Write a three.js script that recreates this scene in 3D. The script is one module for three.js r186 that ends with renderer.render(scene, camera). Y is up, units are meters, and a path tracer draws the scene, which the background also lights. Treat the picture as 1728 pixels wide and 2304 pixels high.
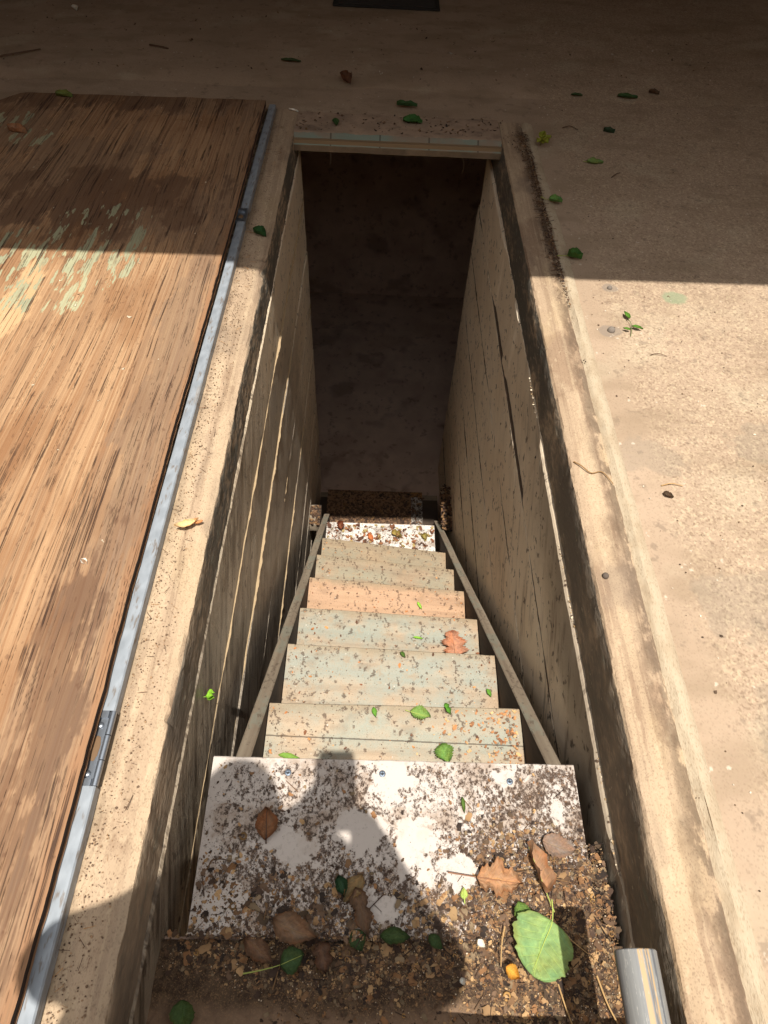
import * as THREE from 'three';
import { mergeGeometries, mergeVertices, toCreasedNormals } from 'three/addons/utils/BufferGeometryUtils.js';
import { MarchingCubes } from 'three/addons/objects/MarchingCubes.js';

// ------------------------------------------------------------------ camera, sky, sun, exposure
const scene = new THREE.Scene();
const camera = new THREE.PerspectiveCamera(74.683, 0.75, 0.01, 600);
const CAM = new THREE.Vector3(-0.0657, 1.157, 0.7267);
camera.position.copy(CAM);
camera.rotation.set(-0.91155, -0.03683, 0.0619, 'YXZ');
scene.add(camera);
const renderer = new THREE.WebGLRenderer({ antialias: true });
renderer.setSize(768, 1024);
renderer.toneMapping = THREE.LinearToneMapping;
renderer.toneMappingExposure = 1.13;
renderer.shadowMap.enabled = true;

{ // clear pale-blue daylight sky, the same all round, brighter towards the horizon
  const w = 256, h = 128, d = new Float32Array(w * h * 4);
  for (let j = 0; j < h; j++) for (let i = 0; i < w; i++) {
    const el = ((j + 0.5) / h - 0.5) * Math.PI, s = Math.max(0, Math.sin(el)), k = Math.pow(1 - s, 2.5), o = (j * w + i) * 4;
    const up = el > -0.02;
    d[o] = up ? 1.16 + 0.66 * k : 0.2; d[o + 1] = up ? 1.17 + 0.63 * k : 0.16; d[o + 2] = up ? 1.19 + 0.58 * k : 0.12; d[o + 3] = 1;
  }
  const sky = new THREE.DataTexture(d, w, h, THREE.RGBAFormat, THREE.FloatType);
  sky.mapping = THREE.EquirectangularReflectionMapping; sky.magFilter = THREE.LinearFilter; sky.needsUpdate = true;
  scene.background = sky; scene.environment = sky;
}
const SUNDIR = new THREE.Vector3(0.026, 1, 0.285).normalize();
const sun = new THREE.DirectionalLight(new THREE.Color().setRGB(1, 0.955, 0.88), 5);
sun.position.copy(SUNDIR).multiplyScalar(20); sun.target.position.set(0, 0, 0);
sun.castShadow = true; sun.shadow.mapSize.set(4096, 4096); sun.shadow.bias = -0.0004;
Object.assign(sun.shadow.camera, { left: -6, right: 6, top: 6, bottom: -6, near: 1, far: 60 });
scene.add(sun, sun.target);

// ------------------------------------------------------------------ helpers
let SEED = 1;
const srand = (s) => { SEED = s >>> 0; };
const rnd = () => { SEED = (SEED + 0x6D2B79F5) >>> 0; let t = SEED; t = Math.imul(t ^ (t >>> 15), t | 1); t ^= t + Math.imul(t ^ (t >>> 7), t | 61); return ((t ^ (t >>> 14)) >>> 0) / 4294967296; };
const rr = (a, b) => a + (b - a) * rnd();
const clamp = (x, a = 0, b = 1) => Math.min(b, Math.max(a, x));
const sst = (a, b, x) => { const t = clamp((x - a) / (b - a)); return t * t * (3 - 2 * t); };
const mix = (a, b, t) => [a[0] + (b[0] - a[0]) * t, a[1] + (b[1] - a[1]) * t, a[2] + (b[2] - a[2]) * t];
const LIN = Array.from({ length: 256 }, (_, i) => { const c = i / 255; return c <= 0.04045 ? c / 12.92 : Math.pow((c + 0.055) / 1.055, 2.4); });
const P = (r, g, b, k = 1) => [LIN[r] * k, LIN[g] * k, LIN[b] * k];   // an sRGB triple as a linear base colour
// tileable noise fields
const FN = 512;
function field(per, oct, seed, gain = 0.5) {
  srand(seed); const f = new Float32Array(FN * FN); let amp = 1, tot = 0;
  for (let o = 0, p = per; o < oct; o++, p *= 2, amp *= gain) {
    const pp = Math.min(p, FN), g = new Float32Array(pp * pp); for (let i = 0; i < g.length; i++) g[i] = rnd();
    const s = pp / FN;
    for (let y = 0; y < FN; y++) {
      const fy = y * s, y0 = fy | 0, ty = fy - y0, wy = ty * ty * (3 - 2 * ty), r0 = (y0 % pp) * pp, r1 = ((y0 + 1) % pp) * pp;
      for (let x = 0; x < FN; x++) {
        const fx = x * s, x0 = fx | 0, tx = fx - x0, wx = tx * tx * (3 - 2 * tx), a = x0 % pp, b = (x0 + 1) % pp;
        f[y * FN + x] += amp * ((g[r0 + a] * (1 - wx) + g[r0 + b] * wx) * (1 - wy) + (g[r1 + a] * (1 - wx) + g[r1 + b] * wx) * wy);
      }
    }
    tot += amp;
  }
  for (let i = 0; i < f.length; i++) f[i] /= tot;
  return f;
}
const F1 = field(8, 6, 11), F2 = field(8, 6, 22, 0.62), F3 = field(32, 5, 33, 0.7), FG = field(256, 2, 44, 0.8), FS = field(4, 3, 55);
function nz(F, x, y) { // x,y in periods
  x = (x - Math.floor(x)) * FN; y = (y - Math.floor(y)) * FN;
  const x0 = x | 0, y0 = y | 0, tx = x - x0, ty = y - y0, x1 = (x0 + 1) & (FN - 1), y1 = (y0 + 1) & (FN - 1), a = (y0 & (FN - 1)) * FN, b = y1 * FN, c = x0 & (FN - 1);
  return (F[a + c] * (1 - tx) + F[a + x1] * tx) * (1 - ty) + (F[b + c] * (1 - tx) + F[b + x1] * tx) * ty;
}
const s8 = new Uint8Array(4097); for (let i = 0; i <= 4096; i++) { const l = i / 4096; s8[i] = Math.round(255 * (l <= 0.0031308 ? 12.92 * l : 1.055 * Math.pow(l, 1 / 2.4) - 0.055)); }
// texture over a rectangle in metres: fn(a, b) -> [r, g, b, height 0..1]
function tex(w, h, a0, da, b0, db, fn) {
  const c = new Uint8Array(w * h * 4), m = new Uint8Array(w * h * 4);
  for (let j = 0; j < h; j++) for (let i = 0; i < w; i++) {
    const v = fn(a0 + (i + 0.5) / w * da, b0 + (j + 0.5) / h * db), o = (j * w + i) * 4;
    c[o] = s8[(clamp(v[0]) * 4096) | 0]; c[o + 1] = s8[(clamp(v[1]) * 4096) | 0]; c[o + 2] = s8[(clamp(v[2]) * 4096) | 0]; c[o + 3] = 255;
    const g = (clamp(v[3] ?? 0.5) * 255) | 0; m[o] = m[o + 1] = m[o + 2] = g; m[o + 3] = 255;
  }
  const mk = (d, srgb) => { const t = new THREE.DataTexture(d, w, h); t.wrapS = t.wrapT = THREE.RepeatWrapping; t.magFilter = THREE.LinearFilter; t.minFilter = THREE.LinearMipmapLinearFilter; t.generateMipmaps = true; if (srgb) t.colorSpace = THREE.SRGBColorSpace; t.needsUpdate = true; return t; };
  return { map: mk(c, true), bump: mk(m, false), a0, da, b0, db };
}
function mat(T, rough, bumpScale, extra = {}) {
  const m = new THREE.MeshStandardMaterial({ map: T.map, roughness: rough, metalness: 0, ...extra });
  if (bumpScale) { m.bumpMap = T.bump; m.bumpScale = bumpScale; }
  m.userData.T = T; return m;
}
const plain = (c, rough = 0.9, extra = {}) => new THREE.MeshStandardMaterial({ color: new THREE.Color().setRGB(...c), roughness: rough, metalness: 0, ...extra });
// uv from world position: fa(x,y,z), fb(x,y,z) in the texture's metres
function uvw(geo, T, fa, fb) {
  const p = geo.attributes.position, u = new Float32Array(p.count * 2);
  for (let i = 0; i < p.count; i++) { const x = p.getX(i), y = p.getY(i), z = p.getZ(i); u[2 * i] = (fa(x, y, z) - T.a0) / T.da; u[2 * i + 1] = (fb(x, y, z) - T.b0) / T.db; }
  geo.setAttribute('uv', new THREE.BufferAttribute(u, 2)); return geo;
}
const names = {};
function num(n) { const k = names[n] = (names[n] ?? -1) + 1; return k ? `${n}_${String(k).padStart(3, '0')}` : n; }
function shadow(o) { o.traverse((c) => { if (c.isMesh) { c.castShadow = true; c.receiveShadow = true; } }); return o; }
function mesh(name, geo, m, parent) { const o = new THREE.Mesh(geo, m); o.name = parent ? name : num(name); o.castShadow = o.receiveShadow = true; (parent || scene).add(o); return o; }
function tag(o, label, category, group, kind) { if (label) o.userData.label = label; if (category) o.userData.category = category; if (group) o.userData.group = group; if (kind) o.userData.kind = kind; return o; }
function thing(name, label, category, group) { const g = new THREE.Group(); g.name = num(name); scene.add(g); return tag(g, label, category, group); }
// profile [[a,b],...] swept along an axis; jit(i, t, a, b) -> [da, db]; u = arc length, v = position along
function sweep(prof, t0, t1, n, axis, jit, closed = false, caps = false) {
  const pts = closed ? [...prof, prof[0]] : prof, m = pts.length, pos = [], uv = [], idx = [], arc = [0];
  for (let i = 1; i < m; i++) arc.push(arc[i - 1] + Math.hypot(pts[i][0] - pts[i - 1][0], pts[i][1] - pts[i - 1][1]));
  for (let k = 0; k <= n; k++) { const t = t0 + (t1 - t0) * k / n;
    for (let i = 0; i < m; i++) { let [a, b] = pts[i]; if (jit) { const j = jit(closed && i === m - 1 ? 0 : i, t, a, b); a += j[0]; b += j[1]; }
      if (axis === 'z') pos.push(a, b, t); else pos.push(t, b, a); uv.push(arc[i], t); } }
  for (let k = 0; k < n; k++) for (let i = 0; i < m - 1; i++) { const a = k * m + i, b = a + 1, c = a + m, d = c + 1; idx.push(a, b, c, b, d, c); }
  if (caps) for (const k of [0, n]) { for (let i = 1; i < m - 2; i++) idx.push(k * m, k * m + i, k * m + i + 1); }
  const g = new THREE.BufferGeometry(); g.setAttribute('position', new THREE.Float32BufferAttribute(pos, 3)); g.setAttribute('uv', new THREE.Float32BufferAttribute(uv, 2)); g.setIndex(idx);
  const q = toCreasedNormals(g, 0.7); return q;
}
const uvArc = (geo, T) => { const u = geo.attributes.uv; for (let i = 0; i < u.count; i++) u.setXY(i, (u.getX(i) - T.a0) / T.da, (u.getY(i) - T.b0) / T.db); return geo; };
// box by its extents, subdivided, edges worn
function box(x0, x1, y0, y1, z0, z1, sx = 1, sy = 1, sz = 1) { const g = new THREE.BoxGeometry(x1 - x0, y1 - y0, z1 - z0, sx, sy, sz); g.translate((x0 + x1) / 2, (y0 + y1) / 2, (z0 + z1) / 2); return g; }
function warp(g, fn) { const p = g.attributes.position, v = new THREE.Vector3(); for (let i = 0; i < p.count; i++) { v.fromBufferAttribute(p, i); fn(v); p.setXYZ(i, v.x, v.y, v.z); } g.computeVertexNormals(); return g; }
// a board lying flat: chamfered box with slightly worn edges
function board(x0, x1, y0, y1, z0, z1, c = 0.002, wear = 0.001, sd = 0, n = 24) {
  const prof = [[z0, y0], [z1, y0], [z1, y1 - c], [z1 - c, y1], [z0 + c, y1], [z0, y1 - c]];
  return sweep(prof, x0, x1, n, 'x', (i, t) => [(nz(F2, t * 2.3 + sd, i * 0.37 + sd) - 0.5) * wear * 4 * (i < 2 ? 0 : 1), i > 1 ? (nz(F2, t * 1.9 + sd, i * 0.11 + 0.5 + sd) - 0.5) * wear * 2 : 0], true, true);
}

// ------------------------------------------------------------------ textures
const cleanJ = (x, z) => (nz(F2, x * 3.3 + .2, z * 3.3) - .5) * 2.2 + (nz(F3, x * 2.6, z * 2.6 + .4) - .5) * 1.6;
const spots = (list, x, y, jit) => { let m = 0; for (const [cx, cy, rx, ry = rx] of list) { const d = Math.hypot((x - cx) / rx, (y - cy) / ry) + jit; m = Math.max(m, 1 - sst(0.75, 1.05, d)); } return m; };
// patio concrete: tan cement with sand grains showing, stains and old patches
const T_slab = tex(2048, 2048, -1.95, 3.9, -4.1, 5.05, (x, z) => {
  const a = nz(F1, x * 0.45, z * 0.45), b = nz(F2, x * 1.3 + 0.3, z * 1.3), g = nz(FG, x * .98, z * .98), g2 = nz(FG, x * .74 + 0.4, z * .74 + 0.2), g3 = nz(FG, x * 1.9, z * 1.9), s = nz(F3, x * 0.9 + .1, z * 0.9);
  let c = mix(P(164, 141, 117), P(180, 156, 132), clamp(a * 1.6 - 0.3));
  c = mix(c, P(150, 130, 108), sst(0.52, 0.76, b) * 0.4);
  c = mix(c, P(186, 168, 142), sst(0.56, 0.75, nz(F1, x * .8 + .6, z * .8 + .1)) * 0.5);
  const open = sst(0.56, 0.64, x + (b - .5) * .1);
  c = mix(c, P(104, 80, 58), sst(0.56, 0.72, g) * 0.5 * open); c = mix(c, P(206, 184, 152), sst(0.55, 0.7, g2) * 0.55 * open); c = mix(c, P(104, 84, 66), sst(.6, .75, g3) * .3);
  c = mix(c, P(90, 78, 66), sst(0.66, 0.74, s) * 0.35);
  // water stains and trodden dirt in cloudy smears
  c = mix(c, P(126, 106, 84), sst(0.52, 0.74, nz(F2, x * .7 + .8, z * 1.9 + .2)) * 0.3); c = mix(c, P(138, 118, 94), sst(.5, .7, nz(F1, x * .6 + .15, z * 1.2 + .55)) * .4);
  // flaked green paint, grey filler dabs
  c = mix(c, P(138, 148, 116), spots([[0.827, -1.021, 0.045, 0.035]], x, z, (b - .5) * 1.6) * 0.75);
  c = mix(c, P(134, 122, 110), spots([[0.639, -1.058, 0.022, 0.016], [0.60, -0.845, 0.03, 0.02]], x, z, (b - .5) * 2.2) * 0.6);
  c = mix(c, P(122, 114, 100), spots([[0.60, -0.36, 0.12, 0.05], [0.95, -0.42, 0.1, 0.06], [0.72, 0.02, 0.12, 0.08], [1.05, 0.1, 0.2, 0.05], [0.7, 0.35, 0.05, 0.2]], x, z, (a - .5) * 2 + (b - .5) * 2.4) * 0.3); { c = mix(c, P(214, 202, 182), sst(.76, .8, nz(F3, x * 1.3 + .7, z * 1.3)) * .6); }
  return [...c, 0.45 + (g2 - g) * .7 * (0.3 + .7 * open) + (b - .5) * .5];
});
// curb concrete, u = arc from the foot of the inner face over the top, v = along
const curbTex = (h, top, sd, stain) => tex(512, 2048, 0, 0.36, -2.3, 3.2, (u, z) => {
  const a = nz(F1, u * 1.1 + sd, z * 0.5), b = nz(F2, u * 3 + sd, z * 1.6), g = nz(FG, u * 2.1 + sd, z * 2.1), st = nz(F2, u * 5 + .3 + sd, z * 0.45), s3 = nz(F3, u * 2.4 + sd, z * 1.2);
  let c, hgt = .5 + (b - .5) * .8 + (g - .5) * .35;
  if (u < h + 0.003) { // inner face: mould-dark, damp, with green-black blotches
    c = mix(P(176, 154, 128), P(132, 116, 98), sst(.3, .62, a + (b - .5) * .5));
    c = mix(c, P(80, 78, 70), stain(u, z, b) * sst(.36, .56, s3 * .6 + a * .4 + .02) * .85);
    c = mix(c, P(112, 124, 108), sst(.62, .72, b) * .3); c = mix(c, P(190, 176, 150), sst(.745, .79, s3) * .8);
    hgt = .5 + (s3 - .5) * 1.2;
  } else {
    c = mix(P(166, 142, 116), P(186, 161, 133), clamp(st * 2 - .5));
    c = mix(c, P(146, 120, 96), sst(.48, .68, a + (b - .5) * .6) * .7);
    c = mix(c, P(176, 152, 116), sst(.56, .72, nz(F1, u * 2 + .7, z * .7 + sd)) * .35); const wg = nz(F2, u * 7 + sd, z * .16 + .4); c = mix(c, P(122, 98, 76), sst(.56, .66, wg) * .4); c = mix(c, P(200, 176, 144), sst(.45, .36, wg) * .4);
    c = mix(c, P(100, 80, 62), sst(.6, .73, g) * .4); c = mix(c, P(206, 184, 152), sst(.62, .75, s3) * .35);
    const out = sst(h + .05, h + top, u + (b - .5) * .05);
    c = mix(c, mix(P(112, 92, 74), P(70, 56, 44), clamp(s3 * 2 - .5)), out * sst(.34, .56, b + .1 + (s3 - .5) * 1.1) * .72);
    c = mix(c, P(120, 104, 90), sst(.5, .68, nz(F1, u * 1.6 + .35, z * .6 + sd)) * .4);
  }
  return [...c, hgt];
});
const T_curbR = curbTex(.15, .1, .13, (u, z, b) => .55 + .4 * sst(-.2, -.9, z)), T_curbL = curbTex(.12, .13, .57, (u, z, b) => .35 + .65 * sst(.35, -.3, z + (b - .5)));
const T_far = tex(1024, 256, -0.6, 1.2, 0, 0.32, (x, u) => {
  const a = nz(F1, x * .9, u * 1.2), b = nz(F2, x * 2.4, u * 3), s = nz(F3, x * 2, u * 2 + .2), g = nz(FG, x * 2, u * 2);
  let c = mix(P(176, 150, 126), P(150, 128, 108), clamp(b * 2 - .5)), h = .5 + (b - .5) * .7 + (g - .5) * .3;
  if (u < .022) c = mix(P(124, 104, 80), P(100, 84, 66), clamp(b * 2 - .5));
  else if (u < .074 + (b - .5) * .02) { c = mix(P(128, 138, 124), P(142, 126, 108), sst(.4, .6, a)); if (Math.abs(((x + 3) % .19) - .08) < .003) c = mix(c, P(70, 60, 50), .7); }
  else { c = mix(c, P(110, 86, 70), sst(.6, .72, s) * .3); c = mix(c, P(92, 76, 64), sst(.5, .7, a) * .5); }
  return [...c, h];
});
const T_fillet = tex(256, 1024, 0, .08, -2.3, 3.2, (u, z) => { const b = nz(F2, u * 3, z * 1.8), g = nz(FG, u * 2, z * 2), s = nz(F3, u * 2, z * 1.3); let c = mix(P(186, 169, 143), P(168, 147, 120), clamp(b * 2.4 - .8)); c = mix(c, P(112, 94, 76), sst(.6, .7, s) * .6 * sst(.02, .0, u)); c = mix(c, P(140, 118, 92), sst(.62, .72, g) * .5); return [...c, .5 + (b - .5) * .8 + (g - .5) * .5]; });
// board-cast stairwell walls: slanting saw marks from the form boards, stains, mould
const wallTex = (side) => tex(2048, 1536, -2.35, 3.2, -2.3, 2.3, (z, y) => {
  const sd = side * .31, d = (z + y) * .707, e = (z - y) * .707 * side * -1;
  const along = side > 0 ? (y - z) * .707 : (y - z) * .707, across = (y + z) * .707;
  const saw = nz(F2, along * .35 + sd, across * 3.2), saw2 = nz(F3, along * .25 + sd, across * 2.1), a = nz(F1, z * .5 + sd, y * .6), b = nz(F2, z * 1.3 + sd, y * 1.6), g = nz(FG, z * 2, y * 2), hs = nz(F2, z * .25 + sd, y * 4);
  const near = sst(-1.2, .2, z + (b - .5) * .5);
  let c = mix(P(242, 224, 197), P(229, 208, 178), clamp(a * 2 - .5));
  c = mix(c, P(158, 136, 114), sst(.5, .70, saw) * (.14 + .6 * near)); c = mix(c, P(100, 82, 66), sst(.56, .70, saw2) * (.10 + .5 * near) * sst(.4, .6, b + .05));
  c = mix(c, P(228, 212, 188), sst(.58, .74, hs) * .4);
  c = mix(c, P(60, 46, 36), sst(.66, .72, nz(F3, z * 1.1 + sd, y * 1.3)) * .75);
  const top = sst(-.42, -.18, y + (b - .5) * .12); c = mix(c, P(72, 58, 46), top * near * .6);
  if (side < 0) { // left wall: damp black-grey staining on the lower courses toward the steps
    const wet = sst(-.05, -.6, y + (a - .5) * .5 + (b - .5) * .3) * sst(-1.95, -1.25, z - (y + 1) * .25 + (b - .5) * .35) * sst(.55, .1, z);
    c = mix(c, mix(P(138, 128, 118), P(100, 91, 82), clamp(b * 2 - .5)), wet * .75);
    c = mix(c, P(66, 54, 42), sst(.46, .62, saw2) * near * .5);
  } else c = mix(c, P(186, 156, 112), sst(-1.2, -2.0, y + (b - .5) * .4) * .35);
  return [...c, .5 + (saw - .5) * .6 + (b - .5) * .5 + (g - .5) * .4];
});
const T_wallR = wallTex(1), T_wallL = wallTex(-1);
// weathered plywood: long grain, checks, flaking green paint
const T_ply = tex(1536, 2048, -1.56, 1.08, -2.2, 3.05, (x, z) => {
  const wv = (nz(FS, x * .9, z * .35) - .5) * .035 + (nz(F1, x * 1.5, z * .3) - .5) * .012, xx = x + wv;
  const gr = nz(F2, xx * 10.5, z * .045), fine = nz(F3, xx * 9.3, z * .05 + .3), a = nz(F1, x * .9, z * .45), b = nz(F2, x * 2, z * 1.1), g = nz(FG, x * 1.3, z * .35);
  const n1 = nz(F1, xx * 6.1 + .17, z * .07), n2 = nz(F1, xx * 8.7 + .6, z * .09 + .3), n3 = nz(F1, xx * 12.3 + .1, z * .08 + .7), gate = nz(F1, x * 1.7 + .2, z * .7);
  let c = mix(P(144, 110, 80), P(182, 144, 106), clamp(gr * 2.4 - .7));
  c = mix(c, P(204, 168, 126), sst(.54, .74, fine) * .4); c = mix(c, P(140, 96, 60), sst(.48, .34, fine) * .55);
  c = mix(c, P(128, 86, 52), sst(.52, .72, a + (gr - .5) * .5) * .5);
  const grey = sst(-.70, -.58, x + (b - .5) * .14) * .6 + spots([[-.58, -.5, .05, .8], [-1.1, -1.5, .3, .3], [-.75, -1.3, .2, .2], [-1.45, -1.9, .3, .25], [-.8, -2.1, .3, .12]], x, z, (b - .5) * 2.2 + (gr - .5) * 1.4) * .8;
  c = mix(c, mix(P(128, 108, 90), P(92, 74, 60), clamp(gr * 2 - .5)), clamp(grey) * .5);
  c = mix(c, P(150, 98, 60), sst(-.536, -.520, x + (b - .5) * .03) * .4 * sst(.35, .6, fine + .1));
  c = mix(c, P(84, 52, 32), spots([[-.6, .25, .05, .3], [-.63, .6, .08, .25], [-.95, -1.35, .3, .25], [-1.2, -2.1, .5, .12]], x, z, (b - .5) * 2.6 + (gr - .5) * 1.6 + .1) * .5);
  const pits = sst(.68, .76, nz(F3, x * 2.3 + .3, z * 1.3)); c = mix(c, P(84, 50, 30), pits * .4);
  let h = .62 + (gr - .5) * .4 + (fine - .5) * .35;
  const crack = clamp(sst(.016, .004, Math.abs(n3 - .5)) * .75 * sst(.40, .5, nz(F1, x * 1.1 + .6, z * .9)) + sst(.014, .004, Math.abs(n1 - .5)) * sst(.42, .56, gate + (b - .5) * .3) + sst(.013, .003, Math.abs(n2 - .52)) * .8 * sst(.5, .6, 1 - gate + (b - .5) * .4));
  c = mix(c, P(48, 28, 18), crack * .85); h -= crack * .5;
  const zone = spots([[-.90, -1.18, .17, .16], [-.90, -.98, .14, .22], [-1.08, -.98, .16, .2], [-1.3, -1.75, .07, .07], [-1.45, -1.4, .1, .12], [-1.42, -1.88, .08, .1], [-1.12, -.8, .06, .08]], x, z, (a - .5) * .8 - .2);
  const fl = sst(.555, .575, nz(F1, xx * 8.5, z * 1.7 + .3) * .55 + nz(F2, xx * 7, z * 1.2) * .45 - (1 - zone) * .3 + .045) * (1 - crack);
  c = mix(c, mix(P(176, 176, 140), P(150, 156, 128), clamp(b * 2 - .5)), fl * (.6 + .3 * sst(.4, .5, fine))); h += fl * .22;
  const bare = spots([[-1.02, -.82, .05, .17]], x, z, (b - .5) * 1.4 + (gr - .5) * .8); c = mix(c, mix(P(218, 182, 138), P(190, 150, 106), gr), bare * .8 * (1 - fl) * (1 - crack)); h -= bare * .12;
  return [...c, h];
});
// white-painted boards under a crust of dirt
const dirtBoard = (w, hh, x0, dx, z0, dz, clean, dens, sd, base) => tex(w, hh, x0, dx, z0, dz, (x, z) => {
  const a = nz(F1, x * 1.3 + sd, z * 1.3), b = nz(F2, x * 3 + sd, z * 3), s = nz(F3, x * 3.9 + sd, z * 3.9), s2 = nz(F3, x * 7.7 + sd + .4, z * 6.1), g = nz(FG, x * 2.3 + sd, z * 2.3);
  let c = mix(base, mix(base, P(150, 128, 106), .5), sst(.45, .75, b) * .5);
  const cl = spots(clean, x, z, cleanJ(x, z)), d = dens(x, z) + (a - .5) * .55 - cl * .5;
  const m = sst(.56 - d * .22, .70 - d * .22, s * .4 + s2 * .6), m2 = sst(.58 - d * .16, .70 - d * .16, g * .6 + s * .4), sm = sst(.42, .68, b + d * .12) * (1 - cl);
  c = mix(c, P(150, 128, 108), sm * .6);
  c = mix(c, mix(P(98, 74, 56), P(56, 42, 32), clamp(s2 * 2 - .5)), clamp(m * .8 + m2 * .4) * (1 - cl * .85));
  c = mix(c, P(150, 104, 60), sst(.66, .74, nz(F3, x * 3.1 + .7, z * 3.1 + sd)) * .5 * clamp(d) * (1 - cl));
  return [...c, .4 + m * .4 + (b - .5) * .3];
});
const T_land = dirtBoard(1536, 768, -.36, .72, .29, .33, [[-.005, .352, .035, .04], [.035, .45, .036, .05], [.06, .5, .025, .03], [-.063, .436, .04, .03], [-.024, .559, .035, .025], [.108, .498, .033, .028], [-.182, .464, .045, .025], [.22, .335, .03, .02], [-.3, .56, .05, .03], [.31, .39, .014, .03]],
  (x, z) => .36 + sst(.36, .6, z) * .34 + sst(.08, .3, x) * .35 - sst(.325, .305, z) * .5 - sst(-.3, -.345, x) * .5, .21, P(198, 187, 177));
const T_white = dirtBoard(768, 256, -.3, .6, -1.68, .27, [[0, -1.43, .3, .012], [.2, -1.4, .08, .03]], (x, z) => .28 + sst(-1.4, -1.34, z) * .15, .67, P(228, 220, 210));
const treadTex = (sd, paint, bare, mixk, seam) => tex(896, 448, -.32, .64, 0, .3, (x, z) => {
  const a = nz(F1, x * 1.1 + sd, z * 1.6), b = nz(F2, x * 2.6 + sd, z * 3), gr = nz(F2, x * .35 + sd, z * 7), s = nz(F3, x * 2.3 + sd, z * 2.3), g = nz(FG, x * 3.1 + sd, z * 3.1);
  let c = mix(bare, mix(bare, P(110, 88, 68), .5), clamp(gr * 2 - .6));
  c = mix(c, paint, sst(mixk - .16, mixk + .16, a * .6 + b * .4) * .75);
  const edge = sst(.035, .0, z + (b - .5) * .03); c = mix(c, mix(P(134, 124, 104), P(170, 146, 114), b), edge * .75);
  c = mix(c, P(174, 138, 102), sst(.56, .7, b) * .4 + sst(.06, .0, .32 - Math.abs(x)) * .3);
  c = mix(c, P(70, 50, 38), sst(.63, .68, s) * .7); c = mix(c, P(84, 62, 48), sst(.64, .7, g) * .5); c = mix(c, P(214, 190, 160), sst(.70, .75, g) * .6);
  c = mix(c, P(110, 92, 74), sst(.56, .74, nz(F1, x * 1.9 + sd + .5, z * 2.2)) * .3);
  let h = .5 + (gr - .5) * .4 + (s - .5) * .5 + (b - .5) * .3;
  if (seam && Math.abs(z - .085 - x * .02) < .0016) { c = mix(c, P(62, 52, 42), .7); h -= .4; }
  return [...c, h];
});
const GREEN = P(152, 162, 150), TAN = P(186, 164, 138);
const treadT = [treadTex(.1, GREEN, TAN, .47, true), treadTex(.3, P(152, 162, 152), TAN, .44), treadTex(.47, P(148, 160, 150), TAN, .46), treadTex(.62, P(192, 156, 126), P(198, 160, 128), .5), treadTex(.75, P(152, 150, 130), P(172, 150, 124), .48), treadTex(.9, P(146, 140, 120), P(168, 146, 118), .47)];
const T_string = tex(512, 1024, 0, .4, 0, 3.6, (u, t) => { const gr = nz(F2, u * 6, t * .3), b = nz(F2, u * 3, t * 1.2), s = nz(F3, u * 3, t * 2); let c = mix(P(150, 136, 116), P(122, 106, 88), clamp(gr * 2 - .5)); c = mix(c, P(130, 138, 124), sst(.55, .66, b) * .4); c = mix(c, P(76, 62, 50), sst(.6, .7, s) * .6); if (u < .236) c = mix(P(74, 60, 48), P(52, 42, 34), clamp(b * 2 - .5)); return [...c, .5 + (gr - .5) * .6 + (s - .5) * .4]; });  // inner face, at the start of u, painted dark to stand in for shade
const T_galv = tex(256, 1024, 0, .06, -2.3, 3.2, (u, z) => { const b = nz(F2, u * 4, z * .5), s = nz(F3, u * 4, z * 1.2), sp = nz(F1, u * 9, z * 5); let c = mix(P(160, 166, 172), P(138, 144, 150), clamp(sp * 2 - .5)); c = mix(c, P(112, 96, 80), sst(.6, .72, s) * .7); c = mix(c, P(150, 130, 104), sst(.58, .7, b) * .45); return [...c, .5 + (b - .5) * .5]; });
const T_soil = tex(1024, 512, -.4, .8, .55, .25, (x, z) => { const a = nz(F1, x * 2, z * 2), b = nz(F2, x * 4, z * 4), s = nz(F3, x * 3, z * 3), g = nz(FG, x * 3, z * 3); let c = mix(P(78, 62, 48), P(104, 83, 62), clamp(b * 2 - .5)); c = mix(c, P(62, 46, 34), sst(.48, .62, s) * .8); c = mix(c, P(160, 126, 88), sst(.58, .7, g) * .5); c = mix(c, P(150, 122, 98), sst(.685, .72, z + (a - .5) * .04) * .7); return [...c, b * .6 + s * .4]; });
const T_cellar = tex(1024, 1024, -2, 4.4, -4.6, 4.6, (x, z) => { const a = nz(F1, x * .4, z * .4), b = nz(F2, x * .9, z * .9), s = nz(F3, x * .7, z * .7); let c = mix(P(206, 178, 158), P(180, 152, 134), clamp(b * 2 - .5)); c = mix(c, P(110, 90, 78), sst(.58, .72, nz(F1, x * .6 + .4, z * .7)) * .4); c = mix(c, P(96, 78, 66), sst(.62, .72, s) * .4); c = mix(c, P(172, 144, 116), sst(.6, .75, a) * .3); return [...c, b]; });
const T_pipe = tex(512, 512, 0, 1, 0, .5, (u, z) => { const st = nz(F2, u * 2.2 + .37, z * .08), b = nz(F2, u * 4, z * .6), s = nz(F3, u * 3, z * 2), e = nz(F2, u * 9, z * .5) - .5; let c = mix(P(120, 120, 120), P(142, 142, 138), clamp(b * 2 - .5)); c = mix(c, P(78, 82, 90), sst(.5, .62, st) * .75); c = mix(c, P(180, 150, 110), Math.max(...[.29, .345, .62].map((k) => sst(.022, .014, Math.abs(u + (z * .02) - k + e * .03)))) * sst(.3, .42, nz(F2, u * 3 + .5, z * 1.3))); c = mix(c, P(176, 172, 164), sst(.66, .72, s) * .6); return [...c, .5 + (b - .5) * .3]; });

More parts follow.
